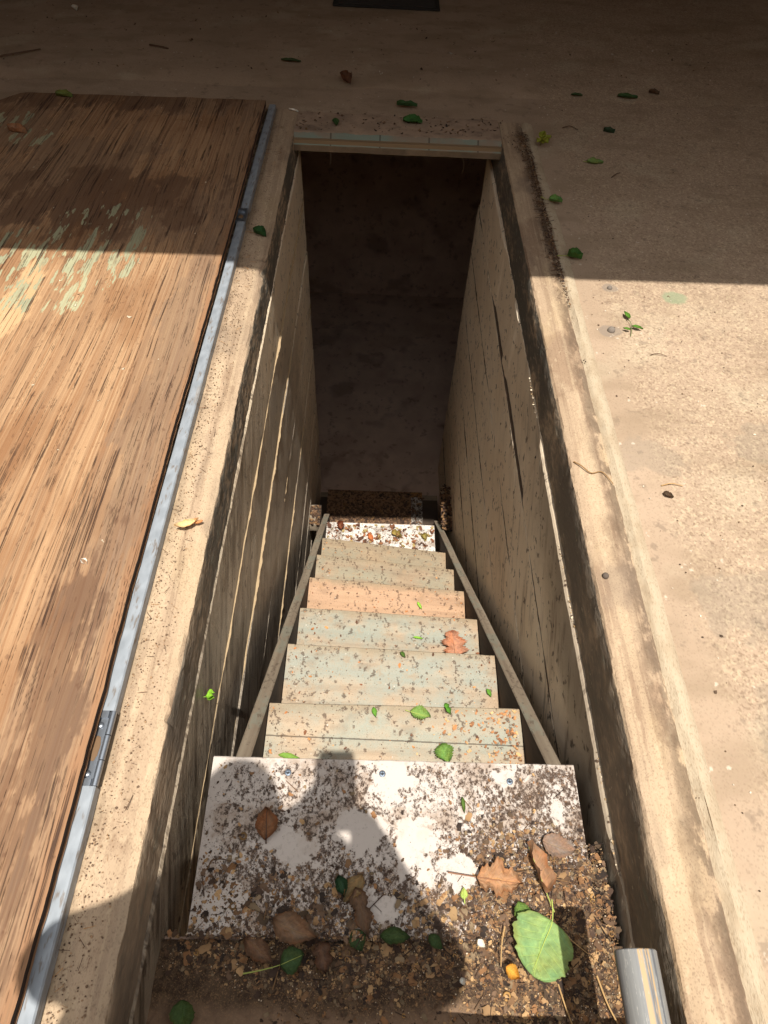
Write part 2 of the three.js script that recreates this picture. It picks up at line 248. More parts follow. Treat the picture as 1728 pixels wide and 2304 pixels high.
const M = {
  slab: mat(T_slab, .95, .0022), curbR: mat(T_curbR, .95, .003), curbL: mat(T_curbL, .95, .003), far: mat(T_far, .95, .003), fillet: mat(T_fillet, .97, .002),
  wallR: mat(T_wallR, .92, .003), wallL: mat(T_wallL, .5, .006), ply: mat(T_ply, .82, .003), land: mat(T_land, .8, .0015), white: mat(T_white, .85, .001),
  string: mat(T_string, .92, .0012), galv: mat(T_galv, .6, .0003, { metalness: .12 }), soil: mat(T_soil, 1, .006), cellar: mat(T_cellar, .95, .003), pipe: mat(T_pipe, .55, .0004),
};
M.wallL.side = M.wallR.side = THREE.DoubleSide;

// ------------------------------------------------------------------ ground, porch slab, house, roof
function flatShape(outer, hole) { const s = new THREE.Shape(outer.map((p) => new THREE.Vector2(p[0], -p[1]))); if (hole) s.holes.push(new THREE.Path(hole.map((p) => new THREE.Vector2(p[0], -p[1])))); return s; }
const rect = (x0, x1, z0, z1) => [[x0, z0], [x1, z0], [x1, z1], [x0, z1]];
{
  const g = new THREE.ShapeGeometry(flatShape(rect(-250, 250, -250, 250), rect(-1.9, 1.9, -4.6, 1.2))); g.rotateX(-Math.PI / 2); g.translate(0, -.034, 0);
  uvw(g, T_slab, (x) => x, (x, y, z) => z); tag(mesh('ground', g, plain(P(150, 126, 96)))).userData.kind = 'structure';
  const s = new THREE.ExtrudeGeometry(flatShape(rect(-6, 6, -5.9, 5), rect(-.53, .501, -2.15, .9)), { depth: .026, bevelEnabled: false }); s.rotateX(-Math.PI / 2); s.translate(0, -.032, 0);
  uvw(s, T_slab, (x) => x, (x, y, z) => z); tag(mesh('patio_slab', s, M.slab), null, null, null, 'structure');
  // porch pour: a second pour of concrete, a low step up, with a hand-trowelled uneven lip
  const prof = []; const n = 120, pos = [], idx = []; const rows = [[-2.40, -.009], [-2.45, -.003], [-2.50, .003], [-2.60, .009], [-5.4, .012]];
  for (let i = 0; i <= n; i++) { const x = -4 + 8 * i / n; rows.forEach(([z, y], k) => pos.push(x, y + (k < 3 ? (nz(F2, x * .8, k * .3) - .5) * .006 : 0), z - x * .012 + (k < 3 ? (nz(F1, x * .35, .3) - .5) * .16 : 0))); }
  for (let i = 0; i < n; i++) for (let k = 0; k < rows.length - 1; k++) { const a = i * rows.length + k; idx.push(a, a + rows.length, a + 1, a + 1, a + rows.length, a + rows.length + 1); }
  const p = new THREE.BufferGeometry(); p.setAttribute('position', new THREE.Float32BufferAttribute(pos, 3)); p.setIndex(idx); p.computeVertexNormals(); uvw(p, T_slab, (x) => x, (x, y, z) => z);
  const pm = M.slab.clone(); pm.side = THREE.DoubleSide; tag(mesh('porch_floor', p, pm), null, null, null, 'structure');
}
{ // the house beyond the doormat and the roof whose edge throws the straight shadow
  const h = thing('house_wall', 'tan stucco house wall closing the far end of the porch', 'wall');
  const mw = plain(P(150, 124, 92), .95);
  mesh('wall', mergeGeometries([box(-4.2, -.62, -.02, 2.08, -5.5, -5.32), box(.52, 4.2, -.02, 2.08, -5.5, -5.32), box(-.62, .52, 2.0, 2.08, -5.5, -5.32)]), mw, h);
  mesh('door', box(-.62, .52, .0, 2.0, -5.46, -5.41), plain(P(90, 70, 52), .6), h);
  for (const sx of [-1, 1]) mesh('added_side_wall', box(sx * 2.6 - .08, sx * 2.6 + .08, -.02, 2.35, -5.315, 2.58), mw, h);  // unseen side walls, added to cut the sky light reaching the porch
  const r = thing('porch_roof', 'wooden porch roof overhead, its straight front edge shading the porch', 'roof');
  mesh('roof_deck', box(-2.5, 2.5, 2.14, 2.2, -5.6, -.505), plain(P(132, 116, 98)), r);
  mesh('fascia', box(-2.5, 2.5, 2.04, 2.14, -.535, -.5), plain(P(80, 64, 48)), r);
  for (let i = 0; i < 9; i++) mesh('rafter', box(-2.4 + i * .59, -2.35 + i * .59, 2.085, 2.138, -5.3, -.54), plain(P(124, 106, 86)), r);
  r.rotation.y = .018;
  const f = thing('added_fence', 'unseen board fence added behind the photographer to cut low sky light', 'fence'); const fm = plain(P(116, 98, 78));
  for (let i = 0; i < 31; i++) mesh('added_fence_board', box(-2.5 + i * .16, -2.348 + i * .16, .02, 2.35, 2.6, 2.625), fm, f);  // unseen fence, added to screen the porch from the low sky
  for (const y of [.4, 1.2, 2.0]) mesh('rail', box(-2.5, 2.5, y, y + .09, 2.627, 2.67), fm, f);
  const dm = thing('doormat', 'dark grey ribbed doormat on the porch floor behind the hatch', 'doormat');
  const dk = plain(P(46, 42, 38), 1);
  mesh('backing', board(-.335, .215, .014, .022, -3.86, -3.425, .002, .0005, .3), dk, dm);
  const ribs = []; for (let i = 0; i < 24; i++) ribs.push(box(-.31, .19, .022, .027, -3.838 + i * .0168, -3.829 + i * .0168)); mesh('ribs', mergeGeometries(ribs), plain(P(58, 52, 48), 1), dm).userData.kind = 'stuff';
  dm.rotation.y = 0;
}

// ------------------------------------------------------------------ hatch curb
const curb = thing('hatch_curb', 'worn concrete curb framing the open cellar hatch', 'curb');
{
  const wob = (k, s) => (i, t) => [(nz(F2, t * .9 + s, i * .23) - .5) * k + (nz(F3, t * 1.1 + s, i * .3) - .5) * k * .8, (nz(F2, t * 1.1 + s + .4, i * .19) - .5) * k * .8];
  const R = [[.4, -.16], [.4, -.1], [.4, -.05], [.4005, -.01], [.402, -.004], [.406, -.0006], [.43, 0], [.46, 0], [.488, -.001], [.496, -.006], [.499, -.04]];
  mesh('curb_side', uvArc(sweep(R, -2.17, .77, 420, 'z', wob(.0065, .2)), T_curbR), M.curbR, curb);
  const L = [[-.4, -.13], [-.4, -.08], [-.4, -.04], [-.4, -.012], [-.4025, -.004], [-.408, -.0006], [-.44, 0], [-.48, 0], [-.5, -.001], [-.54, -.002], [-.545, -.04]];
  mesh('curb_side', uvArc(sweep(L, -2.2, .77, 420, 'z', (i, t, a, b) => { const w = wob(.007, .7)(i, t); const ch = sst(.045, .0, Math.abs(t + 1.07)) + .6 * sst(.02, 0, Math.abs(t + 1.13)) + .35 * sst(.012, 0, Math.abs(t - .3)); if (i > 1 && i < 7) { w[0] -= ch * .016 * (1 - Math.abs(i - 4) / 3.2); w[1] -= ch * .012 * (1 - Math.abs(i - 4) / 3.2); } return w; }), T_curbL), M.curbL, curb);
  // head beam across the far end: yellowed vertical edge, sloped greenish top arris, dirty flat top
  const H = [[-1.962, -.052], [-1.962, -.032], [-1.965, -.029], [-2.003, -.003], [-2.012, 0], [-2.06, .001], [-2.12, -.001], [-2.19, -.002]];
  const hg = sweep(H, -.402, .402, 160, 'x', (i, t) => [(nz(F2, t * 1.3, i * .3) - .5) * .004, (nz(F2, t * 1.6, i * .2 + .4) - .5) * .003]);
  const u = hg.attributes.uv; for (let i = 0; i < u.count; i++) { const a = u.getX(i), b = u.getY(i); u.setXY(i, (b - T_far.a0) / T_far.da, a / T_far.db); }
  mesh('curb_head', hg, M.far, curb);
  mesh('curb_head_core', box(-.45, .45, -.052, -.014, -2.3, -1.968), plain(P(140, 116, 86)), curb);
  mesh('curb_threshold', uvw(board(-.5, .5, -.25, .068, .772, .95, .006, .002, .4, 80), T_slab, (x, y, z) => x + 1.2, (x, y, z) => z + y), M.slab, curb);
  const Fp = [[.488, -.010], [.4985, -.0035], [.503, .0012], [.510, .003], [.521, .001], [.531, -.003], [.539, -.009]];
  mesh('mortar_fillet', uvArc(sweep(Fp, -2.17, .95, 420, 'z', (i, t) => { const w = (nz(F2, t * .7, i * .15 + .2) - .5) * .012 + (nz(F1, t * .2, .7) - .5) * .012; return [i < 3 ? Math.max(0, nz(F2, t * .55, .2) - .40) * .028 + (nz(F3, t * .8, .4) - .5) * .003 : i > 4 ? w + .006 * sst(-.4, -1.4, t) : w * .4, (nz(F2, t * 1.4, i * .3) - .5) * .003]; }), T_fillet), M.fillet, curb);
}
// ------------------------------------------------------------------ stairwell walls, cast in board-high courses
function stairWall(name, side, x, zEnd, cuts, m, T, label) {
  const w = thing(name, label, 'wall'); srand(side > 0 ? 71 : 72);
  for (let k = 0; k < cuts.length - 1; k++) {
    const y1 = cuts[k] - (k ? .0009 : .002), y0 = cuts[k + 1] + .0009, off = (rnd() - .5) * .004 + (side < 0 ? k * .0015 : 0), ze = zEnd + (rnd() - .5) * .014, s = rnd();
    const prof = [[x + side * .16, y0], [x + side * .004, y0], [x, y0 + .004]]; for (let i = 1; i < 8; i++) prof.push([x, y0 + (y1 - y0) * i / 8]); prof.push([x, y1 - .004], [x + side * .004, y1], [x + side * .16, y1]);
    const g = sweep(prof, ze, .772, 300, 'z', (i, t, a, b) => { if (i === 0 || i === prof.length - 1) return [0, 0]; const n = (nz(F2, t * .7 + s, b * 1.1 + s) - .5) * .006 + (nz(F3, t * .8 + s, b * .9) - .5) * .0024; const lip = side > 0 && k === 0 ? .009 * (1 - sst(.42, .56, nz(F1, t * .5 + .2, .35) + .25 * sst(.5, .1, Math.abs(t + .4)) - .06)) : 0; return [n - side * off + lip, (i < 3 || i > prof.length - 4) ? (nz(F2, t * .8 + s, .2) - .5) * .0008 : 0]; }, true, true);
    uvw(g, T, (x2, y, z) => z + (Math.abs(x2 - x) > .02 ? (Math.abs(x2 - x)) : 0), (x2, y) => y); mesh('concrete_course', g, m, w);
    if (k) { // fin of cement squeezed out between two form boards
      const yc = cuts[k], fin = [[x + side * .02, yc - .0028], [x, yc - .0022], [x - side * .004, yc], [x, yc + .0022], [x + side * .02, yc + .0028]], q = rnd();
      const amt = side < 0 ? .8 : .35;
      mesh('cement_fin', uvw(sweep(fin, ze + .01, .772, 360, 'z', (i, t) => { const e = sst(.36, .6, nz(F1, t * .35 + q, .3) * .7 + nz(F2, t * .8 + q, .6) * .3) * (.25 + 1.1 * nz(F3, t * 1.4 + q, .1)); return [i === 2 ? -side * (e * .011 * amt - .004) : i === 1 || i === 3 ? -side * (e * .004 * amt - .003) : 0, (nz(F2, t * .9 + q, .8) - .5) * .010]; }), T, (x2, y, z) => z, (x2, y) => y), side < 0 ? finM : finR, w);
    }
  }
  return w;
}
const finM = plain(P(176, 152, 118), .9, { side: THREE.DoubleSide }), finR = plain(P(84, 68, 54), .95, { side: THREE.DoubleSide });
stairWall('stairwell_wall', 1, .3905, -2.27, [-.15, -.395, -.63, -.905, -1.18, -1.42, -1.66, -1.92, -2.22], M.wallR, T_wallR, 'board-cast concrete wall on the right side of the cellar stairs');
stairWall('stairwell_wall', -1, -.394, -2.13, [-.118, -.325, -.572, -.858, -1.14, -1.5, -1.72, -1.95, -2.22], M.wallL, T_wallL, 'damp stained board-cast concrete wall with sunlit fins, left of the cellar stairs');
// ------------------------------------------------------------------ cellar room
{
  const cw = thing('cellar_wall', 'dark concrete cellar walls beyond the foot of the stairs', 'wall');
  const U = (g) => uvw(g, T_cellar, (x, y, z) => x + z * .7, (x, y, z) => y + z * .3);
  mesh('back_wall', U(box(-1.85, 1.85, -2.24, -.1, -4.55, -4.22, 1, 1, 1)), M.cellar, cw);
  mesh('side_wall', U(box(-1.85, -1.7, -2.24, -.1, -4.22, -1.9)), M.cellar, cw); mesh('side_wall', U(box(1.7, 1.85, -2.24, -.1, -4.22, -1.9)), M.cellar, cw);
  mesh('front_wall', U(box(-1.7, -.552, -2.24, -.1, -2.1, -1.9)), M.cellar, cw); mesh('front_wall', U(box(.548, 1.7, -2.24, -.1, -2.1, -1.9)), M.cellar, cw);
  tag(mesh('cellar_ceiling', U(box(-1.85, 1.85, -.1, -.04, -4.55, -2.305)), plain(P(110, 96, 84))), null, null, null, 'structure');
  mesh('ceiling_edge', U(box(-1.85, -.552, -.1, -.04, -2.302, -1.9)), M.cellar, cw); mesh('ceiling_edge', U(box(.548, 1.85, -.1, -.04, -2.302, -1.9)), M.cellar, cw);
  tag(mesh('cellar_floor', uvw(box(-1.85, 1.85, -2.4, -2.22, -4.55, .95), T_cellar, (x) => x, (x, y, z) => z), M.cellar), null, null, null, 'structure');
  mesh('landing_base', uvw(box(-.392, .389, -2.2, -.215, .602, .77), T_cellar, (x, y) => x + y, (x, y, z) => y + z), M.cellar, curb);
}
// ------------------------------------------------------------------ stairs
const stairs = thing('cellar_stairs', 'steep wooden cellar stairs with worn flaking green paint', 'stairs');
const TR = [ // left/right far-edge z, height
  [.109, .108, -.395], [-.158, -.139, -.62], [-.405, -.379, -.845], [-.667, -.624, -1.07], [-.926, -.869, -1.295], [-1.177, -1.111, -1.52]];
const XL = -.287, XR = .311;
const strY = (z, s) => -.395 + (s ? .895 : .872) * (z - .109);   // nosing line of a stringer, through the tread corners
TR.forEach(([zl, zr, y], i) => {
  const w = .268, T = treadT[i], g = board(XL, XR, y - .036, y, 0, w, .003, .0007, i * .21, 60);
  uvw(g, T, (x, yy) => x, (x, yy, z) => z + (y - yy) * .9);
  warp(g, (v) => { const t = (v.x - XL) / (XR - XL); v.z += zl + (zr - zl) * t; v.y += (nz(F1, v.x * .6 + i * .3, .2) - .5) * .006; });
  const tg = toCreasedNormals(g, .6);
  const o = mesh('tread', tg, mat(T, .9, .0012), stairs); if (i === 3) o.userData.label = 'orange-brown bare wooden tread'; if (i === 0) o.userData.label = 'uppermost green tread with a seam across it';
});
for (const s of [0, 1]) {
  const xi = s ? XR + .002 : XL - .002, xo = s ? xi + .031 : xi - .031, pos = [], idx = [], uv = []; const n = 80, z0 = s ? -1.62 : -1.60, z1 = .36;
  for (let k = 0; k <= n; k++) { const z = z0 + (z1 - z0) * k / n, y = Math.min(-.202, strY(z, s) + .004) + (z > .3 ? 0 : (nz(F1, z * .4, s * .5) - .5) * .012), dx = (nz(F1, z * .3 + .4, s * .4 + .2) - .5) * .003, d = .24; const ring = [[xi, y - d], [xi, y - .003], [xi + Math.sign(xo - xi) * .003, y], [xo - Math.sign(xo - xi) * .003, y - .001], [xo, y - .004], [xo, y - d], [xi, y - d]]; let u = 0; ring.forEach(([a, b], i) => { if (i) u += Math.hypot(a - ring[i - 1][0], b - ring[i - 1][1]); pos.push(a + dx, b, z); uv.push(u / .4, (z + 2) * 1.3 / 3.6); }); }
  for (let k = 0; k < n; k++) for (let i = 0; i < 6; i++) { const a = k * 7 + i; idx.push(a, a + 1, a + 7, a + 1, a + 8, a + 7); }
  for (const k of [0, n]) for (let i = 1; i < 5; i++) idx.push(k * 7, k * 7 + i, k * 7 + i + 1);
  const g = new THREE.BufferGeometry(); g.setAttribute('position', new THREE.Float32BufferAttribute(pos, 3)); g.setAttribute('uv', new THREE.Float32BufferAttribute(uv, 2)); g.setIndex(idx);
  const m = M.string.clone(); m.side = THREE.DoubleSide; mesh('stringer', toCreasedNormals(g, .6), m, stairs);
}
{ // white-painted bottom tread
  const g = uvw(board(-.292, .289, -1.765, -1.74, -1.437, -1.13, .002, .0006, .5, 50), T_white, (x) => x, (x, y, z) => z + (-1.74 - y)); mesh('tread', g, M.white, stairs).userData.label = 'white painted bottom tread scattered with leaf bits';
  // end pads of the stringers
  mesh('stringer_pad', uvw(board(-.385, -.327, -1.80, -1.75, -1.56, -1.42, .004, .002, .2, 20), T_string, (x, y, z) => x + y + .5, (x, y, z) => z + 2), M.string, stairs);
  const st = thing('bottom_step', 'low dark plank step at the foot of the stairs, plywood on top', 'step');
  const dk = M.string;
  mesh('plank', uvw(board(-.36, .345, -2.03, -1.99, -1.85, -1.42, .003, .001, .7), T_string, (x, y, z) => z + y + 3, (x) => x + 1), dk, st);
  mesh('plank', uvw(board(-.34, .33, -2.2, -2.034, -1.82, -1.45, .003, .001, .1), T_string, (x, y, z) => z + y + 3, (x) => x + 1), dk, st);
  const pT = tex(512, 256, -.34, .62, -1.86, .4, (x, z) => { const b = nz(F2, x * 3, z * 3), s = nz(F3, x * 3, z * 3), gr = nz(F2, x * .6, z * 8); let c = mix(P(150, 116, 86), P(124, 94, 70), gr); if (x > .185 + (b - .5) * .01) { c = mix(P(186, 178, 166), P(150, 140, 128), b); if (z < -1.815 + (b - .5) * .03) c = P(152, 110, 66); } c = mix(c, P(52, 38, 28), sst(.52, .6, s + sst(-1.8, -1.66, z) * .1) * .8); return [...c, .5 + (b - .5) * .3]; });
  mesh('plywood_sheet', uvw(board(-.315, .252, -1.986, -1.974, -1.857, -1.5, .001, .0006, .9), pT, (x) => x, (x, y, z) => z), mat(pT, .9, .001), st);
}
// ------------------------------------------------------------------ landing board with screws, soil
const lboard = thing('landing_board', 'white painted board at the stair head, crusted with brown dirt', 'board');
{
  const g = uvw(board(-.352, .354, -.2, -.18, .306, .603, .002, .0007, .15, 90), T_land, (x) => x, (x, y, z) => z + (-.18 - y) * .8);
  mesh('board_panel', warp(g, (v) => { if (v.y > -.19 && v.x < -.345 && v.z > .58) v.x += .004; }), M.land, lboard);
  lboard.rotation.y = 0;
  const sm = plain(P(110, 120, 132), .45, { metalness: .7 });
  for (const [x, z] of [[-.205, .334], [-.023, .332], [.224, .341]]) { const h = new THREE.LatheGeometry([[0, .0009], [.0022, .0009], [.0026, .0014], [.0055, .0012], [.0065, .0002], [.0068, -.002]].map((p) => new THREE.Vector2(...p)), 16); h.translate(x, -.18, z); const sc = mesh('screw', h, sm, lboard); mesh('screw_slot', mergeGeometries([box(x - .004, x + .004, -.1791, -.1783, z - .0006, z + .0006), box(x - .0006, x + .0006, -.1791, -.1783, z - .004, z - .0008), box(x - .0006, x + .0006, -.1791, -.1783, z + .0008, z + .004)]), plain(P(40, 40, 42)), sc); }
}
const soilH = (x, z) => { // lie of the soil over the landing and the board's right end
  const onB = sst(-.1, .2, x) * sst(.44, .58, z);
  return -.206 + .012 * sst(.59, .65, z) * sst(-.4, -.1, x) + .016 * onB + (nz(F2, x * 3, z * 3) - .5) * .016 + (nz(F3, x * 3, z * 3) - .5) * .007;
};
{
  const nx = 220, nzv = 90, pos = [], idx = [];
  for (let j = 0; j <= nzv; j++) for (let i = 0; i <= nx; i++) { const z = .40 + .372 * j / nzv, x = -.395 + .787 * i / nx; let y = soilH(x, z); if (z < .606) { const over = sst(.36, .30, x) ; const cover = sst(.10, .26, x + (nz(F2, x * 2, z * 2) - .5) * .3) * sst(.47, .56, z + (nz(F2, x * 2.4 + .4, z * 2.4) - .5) * .12); y = -.1925 + cover * .0165 + (cover > .05 ? (nz(F3, x * 4, z * 4) - .5) * .007 : 0); if (x < -.352 || x > .352) y = -.30; } pos.push(x, y, z); }
  for (let j = 0; j < nzv; j++) for (let i = 0; i < nx; i++) { const z = .40 + .372 * j / nzv, x = -.395 + .787 * i / nx; if (z < .604 && (x < -.06 || x > .352)) continue; const a = j * (nx + 1) + i; idx.push(a, a + nx + 1, a + 1, a + 1, a + nx + 1, a + nx + 2); }
  const g = new THREE.BufferGeometry(); g.setAttribute('position', new THREE.Float32BufferAttribute(pos, 3)); g.setIndex(idx); g.computeVertexNormals(); uvw(g, T_soil, (x) => x, (x, y, z) => z);
  const m = M.soil; m.side = THREE.DoubleSide; tag(mesh('landing_soil', g, m), null, null, null, 'structure');
}
// ------------------------------------------------------------------ hatch door lying open on the left
const door = thing('hatch_door', 'weathered plywood cellar hatch door lying open on the left, green paint flaking', 'hatch door');
{
  const nx = 40, nzv = 240, pos = [], idx = [], rows = [];
  // plywood sheet, ragged edges, rounded far-left corner
  const edgeR = (z) => -.517 + .010 * sst(-.5, .7, z) + .004 * sst(-1, -2, z) * -1 + (nz(F2, z * .9, .2) - .5) * .007 + (nz(F3, z * .8, .6) - .5) * .003, edgeF = (x) => -2.14 + (x + 1) * -.035 + (nz(F2, x * .9, .7) - .5) * .02 + .10 * sst(-1.44, -1.54, x);
  const top = (x, z) => .047 + (nz(FS, x * .3, z * .2) - .5) * .01;
  for (let j = 0; j <= nzv; j++) for (let i = 0; i <= nx; i++) { const u = i / nx, v = j / nzv; let x = -1.535 + u * 1.0; const zf = edgeF(x); let z = zf + v * (.86 - zf); x = -1.535 + u * (edgeR(z) + 1.535); pos.push(x, top(x, z), z); }
  const N = pos.length / 3; for (let k = 0; k < N; k++) pos.push(pos[k * 3], pos[k * 3 + 1] - .020, pos[k * 3 + 2]);
  const W = nx + 1; for (let j = 0; j < nzv; j++) for (let i = 0; i < nx; i++) { const a = j * W + i; idx.push(a, a + W, a + 1, a + 1, a + W, a + W + 1); idx.push(N + a, N + a + 1, N + a + W, N + a + 1, N + a + W + 1, N + a + W); }
  const side = (list) => { for (let k = 0; k < list.length - 1; k++) { const a = list[k], b = list[k + 1]; idx.push(a, N + a, b, b, N + a, N + b); } };
  side([...Array(W).keys()]); side([...Array(W).keys()].map((i) => nzv * W + i)); side([...Array(nzv + 1).keys()].map((j) => j * W));
  { const ep = [], ei = []; for (let j = 0; j <= nzv; j++) { const a = (j * W + nx) * 3, jx = (nz(F3, j * .07, .3) - .5) * .004; ep.push(pos[a], pos[a + 1], pos[a + 2], pos[a] + jx - .002, pos[a + 1] - .010, pos[a + 2], pos[a] - .003, pos[a + 1] - .020, pos[a + 2]); } for (let j = 0; j < nzv; j++) for (let i = 0; i < 2; i++) { const a = j * 3 + i; ei.push(a, a + 3, a + 1, a + 1, a + 3, a + 4); }
    const eg = new THREE.BufferGeometry(); eg.setAttribute('position', new THREE.Float32BufferAttribute(ep, 3)); eg.setIndex(ei); eg.computeVertexNormals(); mesh('plywood_edge', eg, plain(P(58, 44, 34), 1, { side: THREE.DoubleSide }), door); }
  const g0 = new THREE.BufferGeometry(); g0.setAttribute('position', new THREE.Float32BufferAttribute(pos, 3)); g0.setIndex(idx);
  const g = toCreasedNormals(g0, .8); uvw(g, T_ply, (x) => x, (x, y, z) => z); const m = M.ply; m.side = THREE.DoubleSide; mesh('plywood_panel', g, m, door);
  // galvanised angle along the curb
  const St = [[-.5125, .004], [-.5125, .022], [-.512, .0235], [-.490, .0235], [-.4875, .021], [-.4868, .002]];
  const strip = (z0, z1) => mesh('metal_strip', uvArc(sweep(St, z0, z1, 160, 'z', (i, t) => [(nz(F1, t * .2, .3) - .5) * .008, (nz(F1, t * .4, .6 + i * .02) - .5) * .002]), T_galv), M.galv, door);
  M.galv.side = THREE.DoubleSide; strip(-2.18, -1.375); strip(-1.295, .298); strip(.422, .86);
  const hm = plain(P(150, 156, 164), .32, { metalness: .8 }), rust = plain(P(118, 92, 66), .9);
  for (const zc of [.36, -1.335]) {
    const big = zc > 0, L = big ? .062 : .039; const hg = mesh('hinge', mergeGeometries([box(-.520, -.4955, .013, .0175, zc - L, zc + L), box(-.52, -.498, .0175, .0225, zc - L, zc - L + .012), box(-.52, -.498, .0175, .0225, zc + L - .012, zc + L)]), hm, door);
    for (let k = 0; k < 3; k++) { const c = new THREE.CylinderGeometry(.0055, .0055, L * 2 / 3 - .0015, 14); c.rotateX(Math.PI / 2); c.translate(-.4915, .0185, zc - L + L / 3 + k * L * 2 / 3); mesh('hinge_barrel', c, hm, hg); }
    if (big) for (const dz of [-.038, .042]) { const s = new THREE.SphereGeometry(.0062, 16, 8, 0, Math.PI * 2, 0, Math.PI / 2); s.scale(1, .6, 1); s.translate(-.5085, .0175, zc + dz); mesh('screw', s, hm, hg); }
    mesh('rust_dirt', warp(new THREE.SphereGeometry(1, 20, 10), (v) => { const k = 1 + (nz(F2, v.x * .3 + .3, v.z * .3 + v.y * .2) - .5) * .6; v.set(-.508 + v.x * .0085 * k, .0172 + Math.max(v.y, -.2) * .0022 * k, zc + v.z * .022 * k * (big ? 1 : .5)); }), rust, hg);
  }
}
// ------------------------------------------------------------------ pipe
{
  const y = .098, x = .3105, r = .0275, pp = thing('drain_pipe', 'grey plastic pipe streaked with tan drips, jutting over the landing', 'pipe');
  const prof = [[r - .003, .02], [r - .003, 0], [r - .0015, -.0012], [r, .0008], [r, .03], [r, .1], [r, .2], [r, .45]], g = new THREE.LatheGeometry(prof.map((p) => new THREE.Vector2(...p)), 48);
  const u = g.attributes.uv, ps = g.attributes.position; for (let i = 0; i < u.count; i++) u.setXY(i, u.getX(i), ps.getY(i) / .5);
  g.rotateX(Math.PI / 2); M.pipe.side = THREE.DoubleSide; const m = mesh('pipe_tube', g, M.pipe, pp); m.rotation.z = 1.1; pp.position.set(x, y, .637); pp.rotation.y = 0.0;
}

// ------------------------------------------------------------------ the photographer, outside the frame, whose shadow falls on the landing
function body(bones, cells, m, name, parent, k = .035) {
  const lo = [1e9, 1e9, 1e9], hi = [-1e9, -1e9, -1e9]; for (const b of bones) for (const o of [0, 4]) for (let i = 0; i < 3; i++) { lo[i] = Math.min(lo[i], b[o + i] - b[o + 3] - .03); hi[i] = Math.max(hi[i], b[o + i] + b[o + 3] + .03); }
  const c = lo.map((v, i) => (v + hi[i]) / 2), half = Math.max(...lo.map((v, i) => hi[i] - v)) / 2 * 1.05, mc = new MarchingCubes(cells, m, false, false, 60000); mc.isolation = 0;
  for (let z = 0; z < cells; z++) for (let y = 0; y < cells; y++) for (let x = 0; x < cells; x++) {
    const p = [x, y, z].map((v, i) => c[i] + (v - cells / 2) / (cells / 2) * half); let d = 1e3;
    for (const b of bones) { const ab = [b[4] - b[0], b[5] - b[1], b[6] - b[2]], ap = [p[0] - b[0], p[1] - b[1], p[2] - b[2]], l2 = ab[0] ** 2 + ab[1] ** 2 + ab[2] ** 2, t = l2 ? clamp((ap[0] * ab[0] + ap[1] * ab[1] + ap[2] * ab[2]) / l2) : 0; const e = Math.hypot(ap[0] - ab[0] * t, ap[1] - ab[1] * t, ap[2] - ab[2] * t) - (b[3] + (b[7] - b[3]) * t); const h = clamp(.5 + .5 * (d - e) / k); d = d * (1 - h) + e * h - k * h * (1 - h); }
    mc.field[z * cells * cells + y * cells + x] = -d;
  }
  mc.update(); const g = new THREE.BufferGeometry(), n = mc.count; g.setAttribute('position', new THREE.BufferAttribute(mc.positionArray.slice(0, n * 3), 3)); g.setAttribute('normal', new THREE.BufferAttribute(mc.normalArray.slice(0, n * 3), 3));
  g.scale(half, half, half); g.translate(...c); return mesh(name, g, m, parent);
}
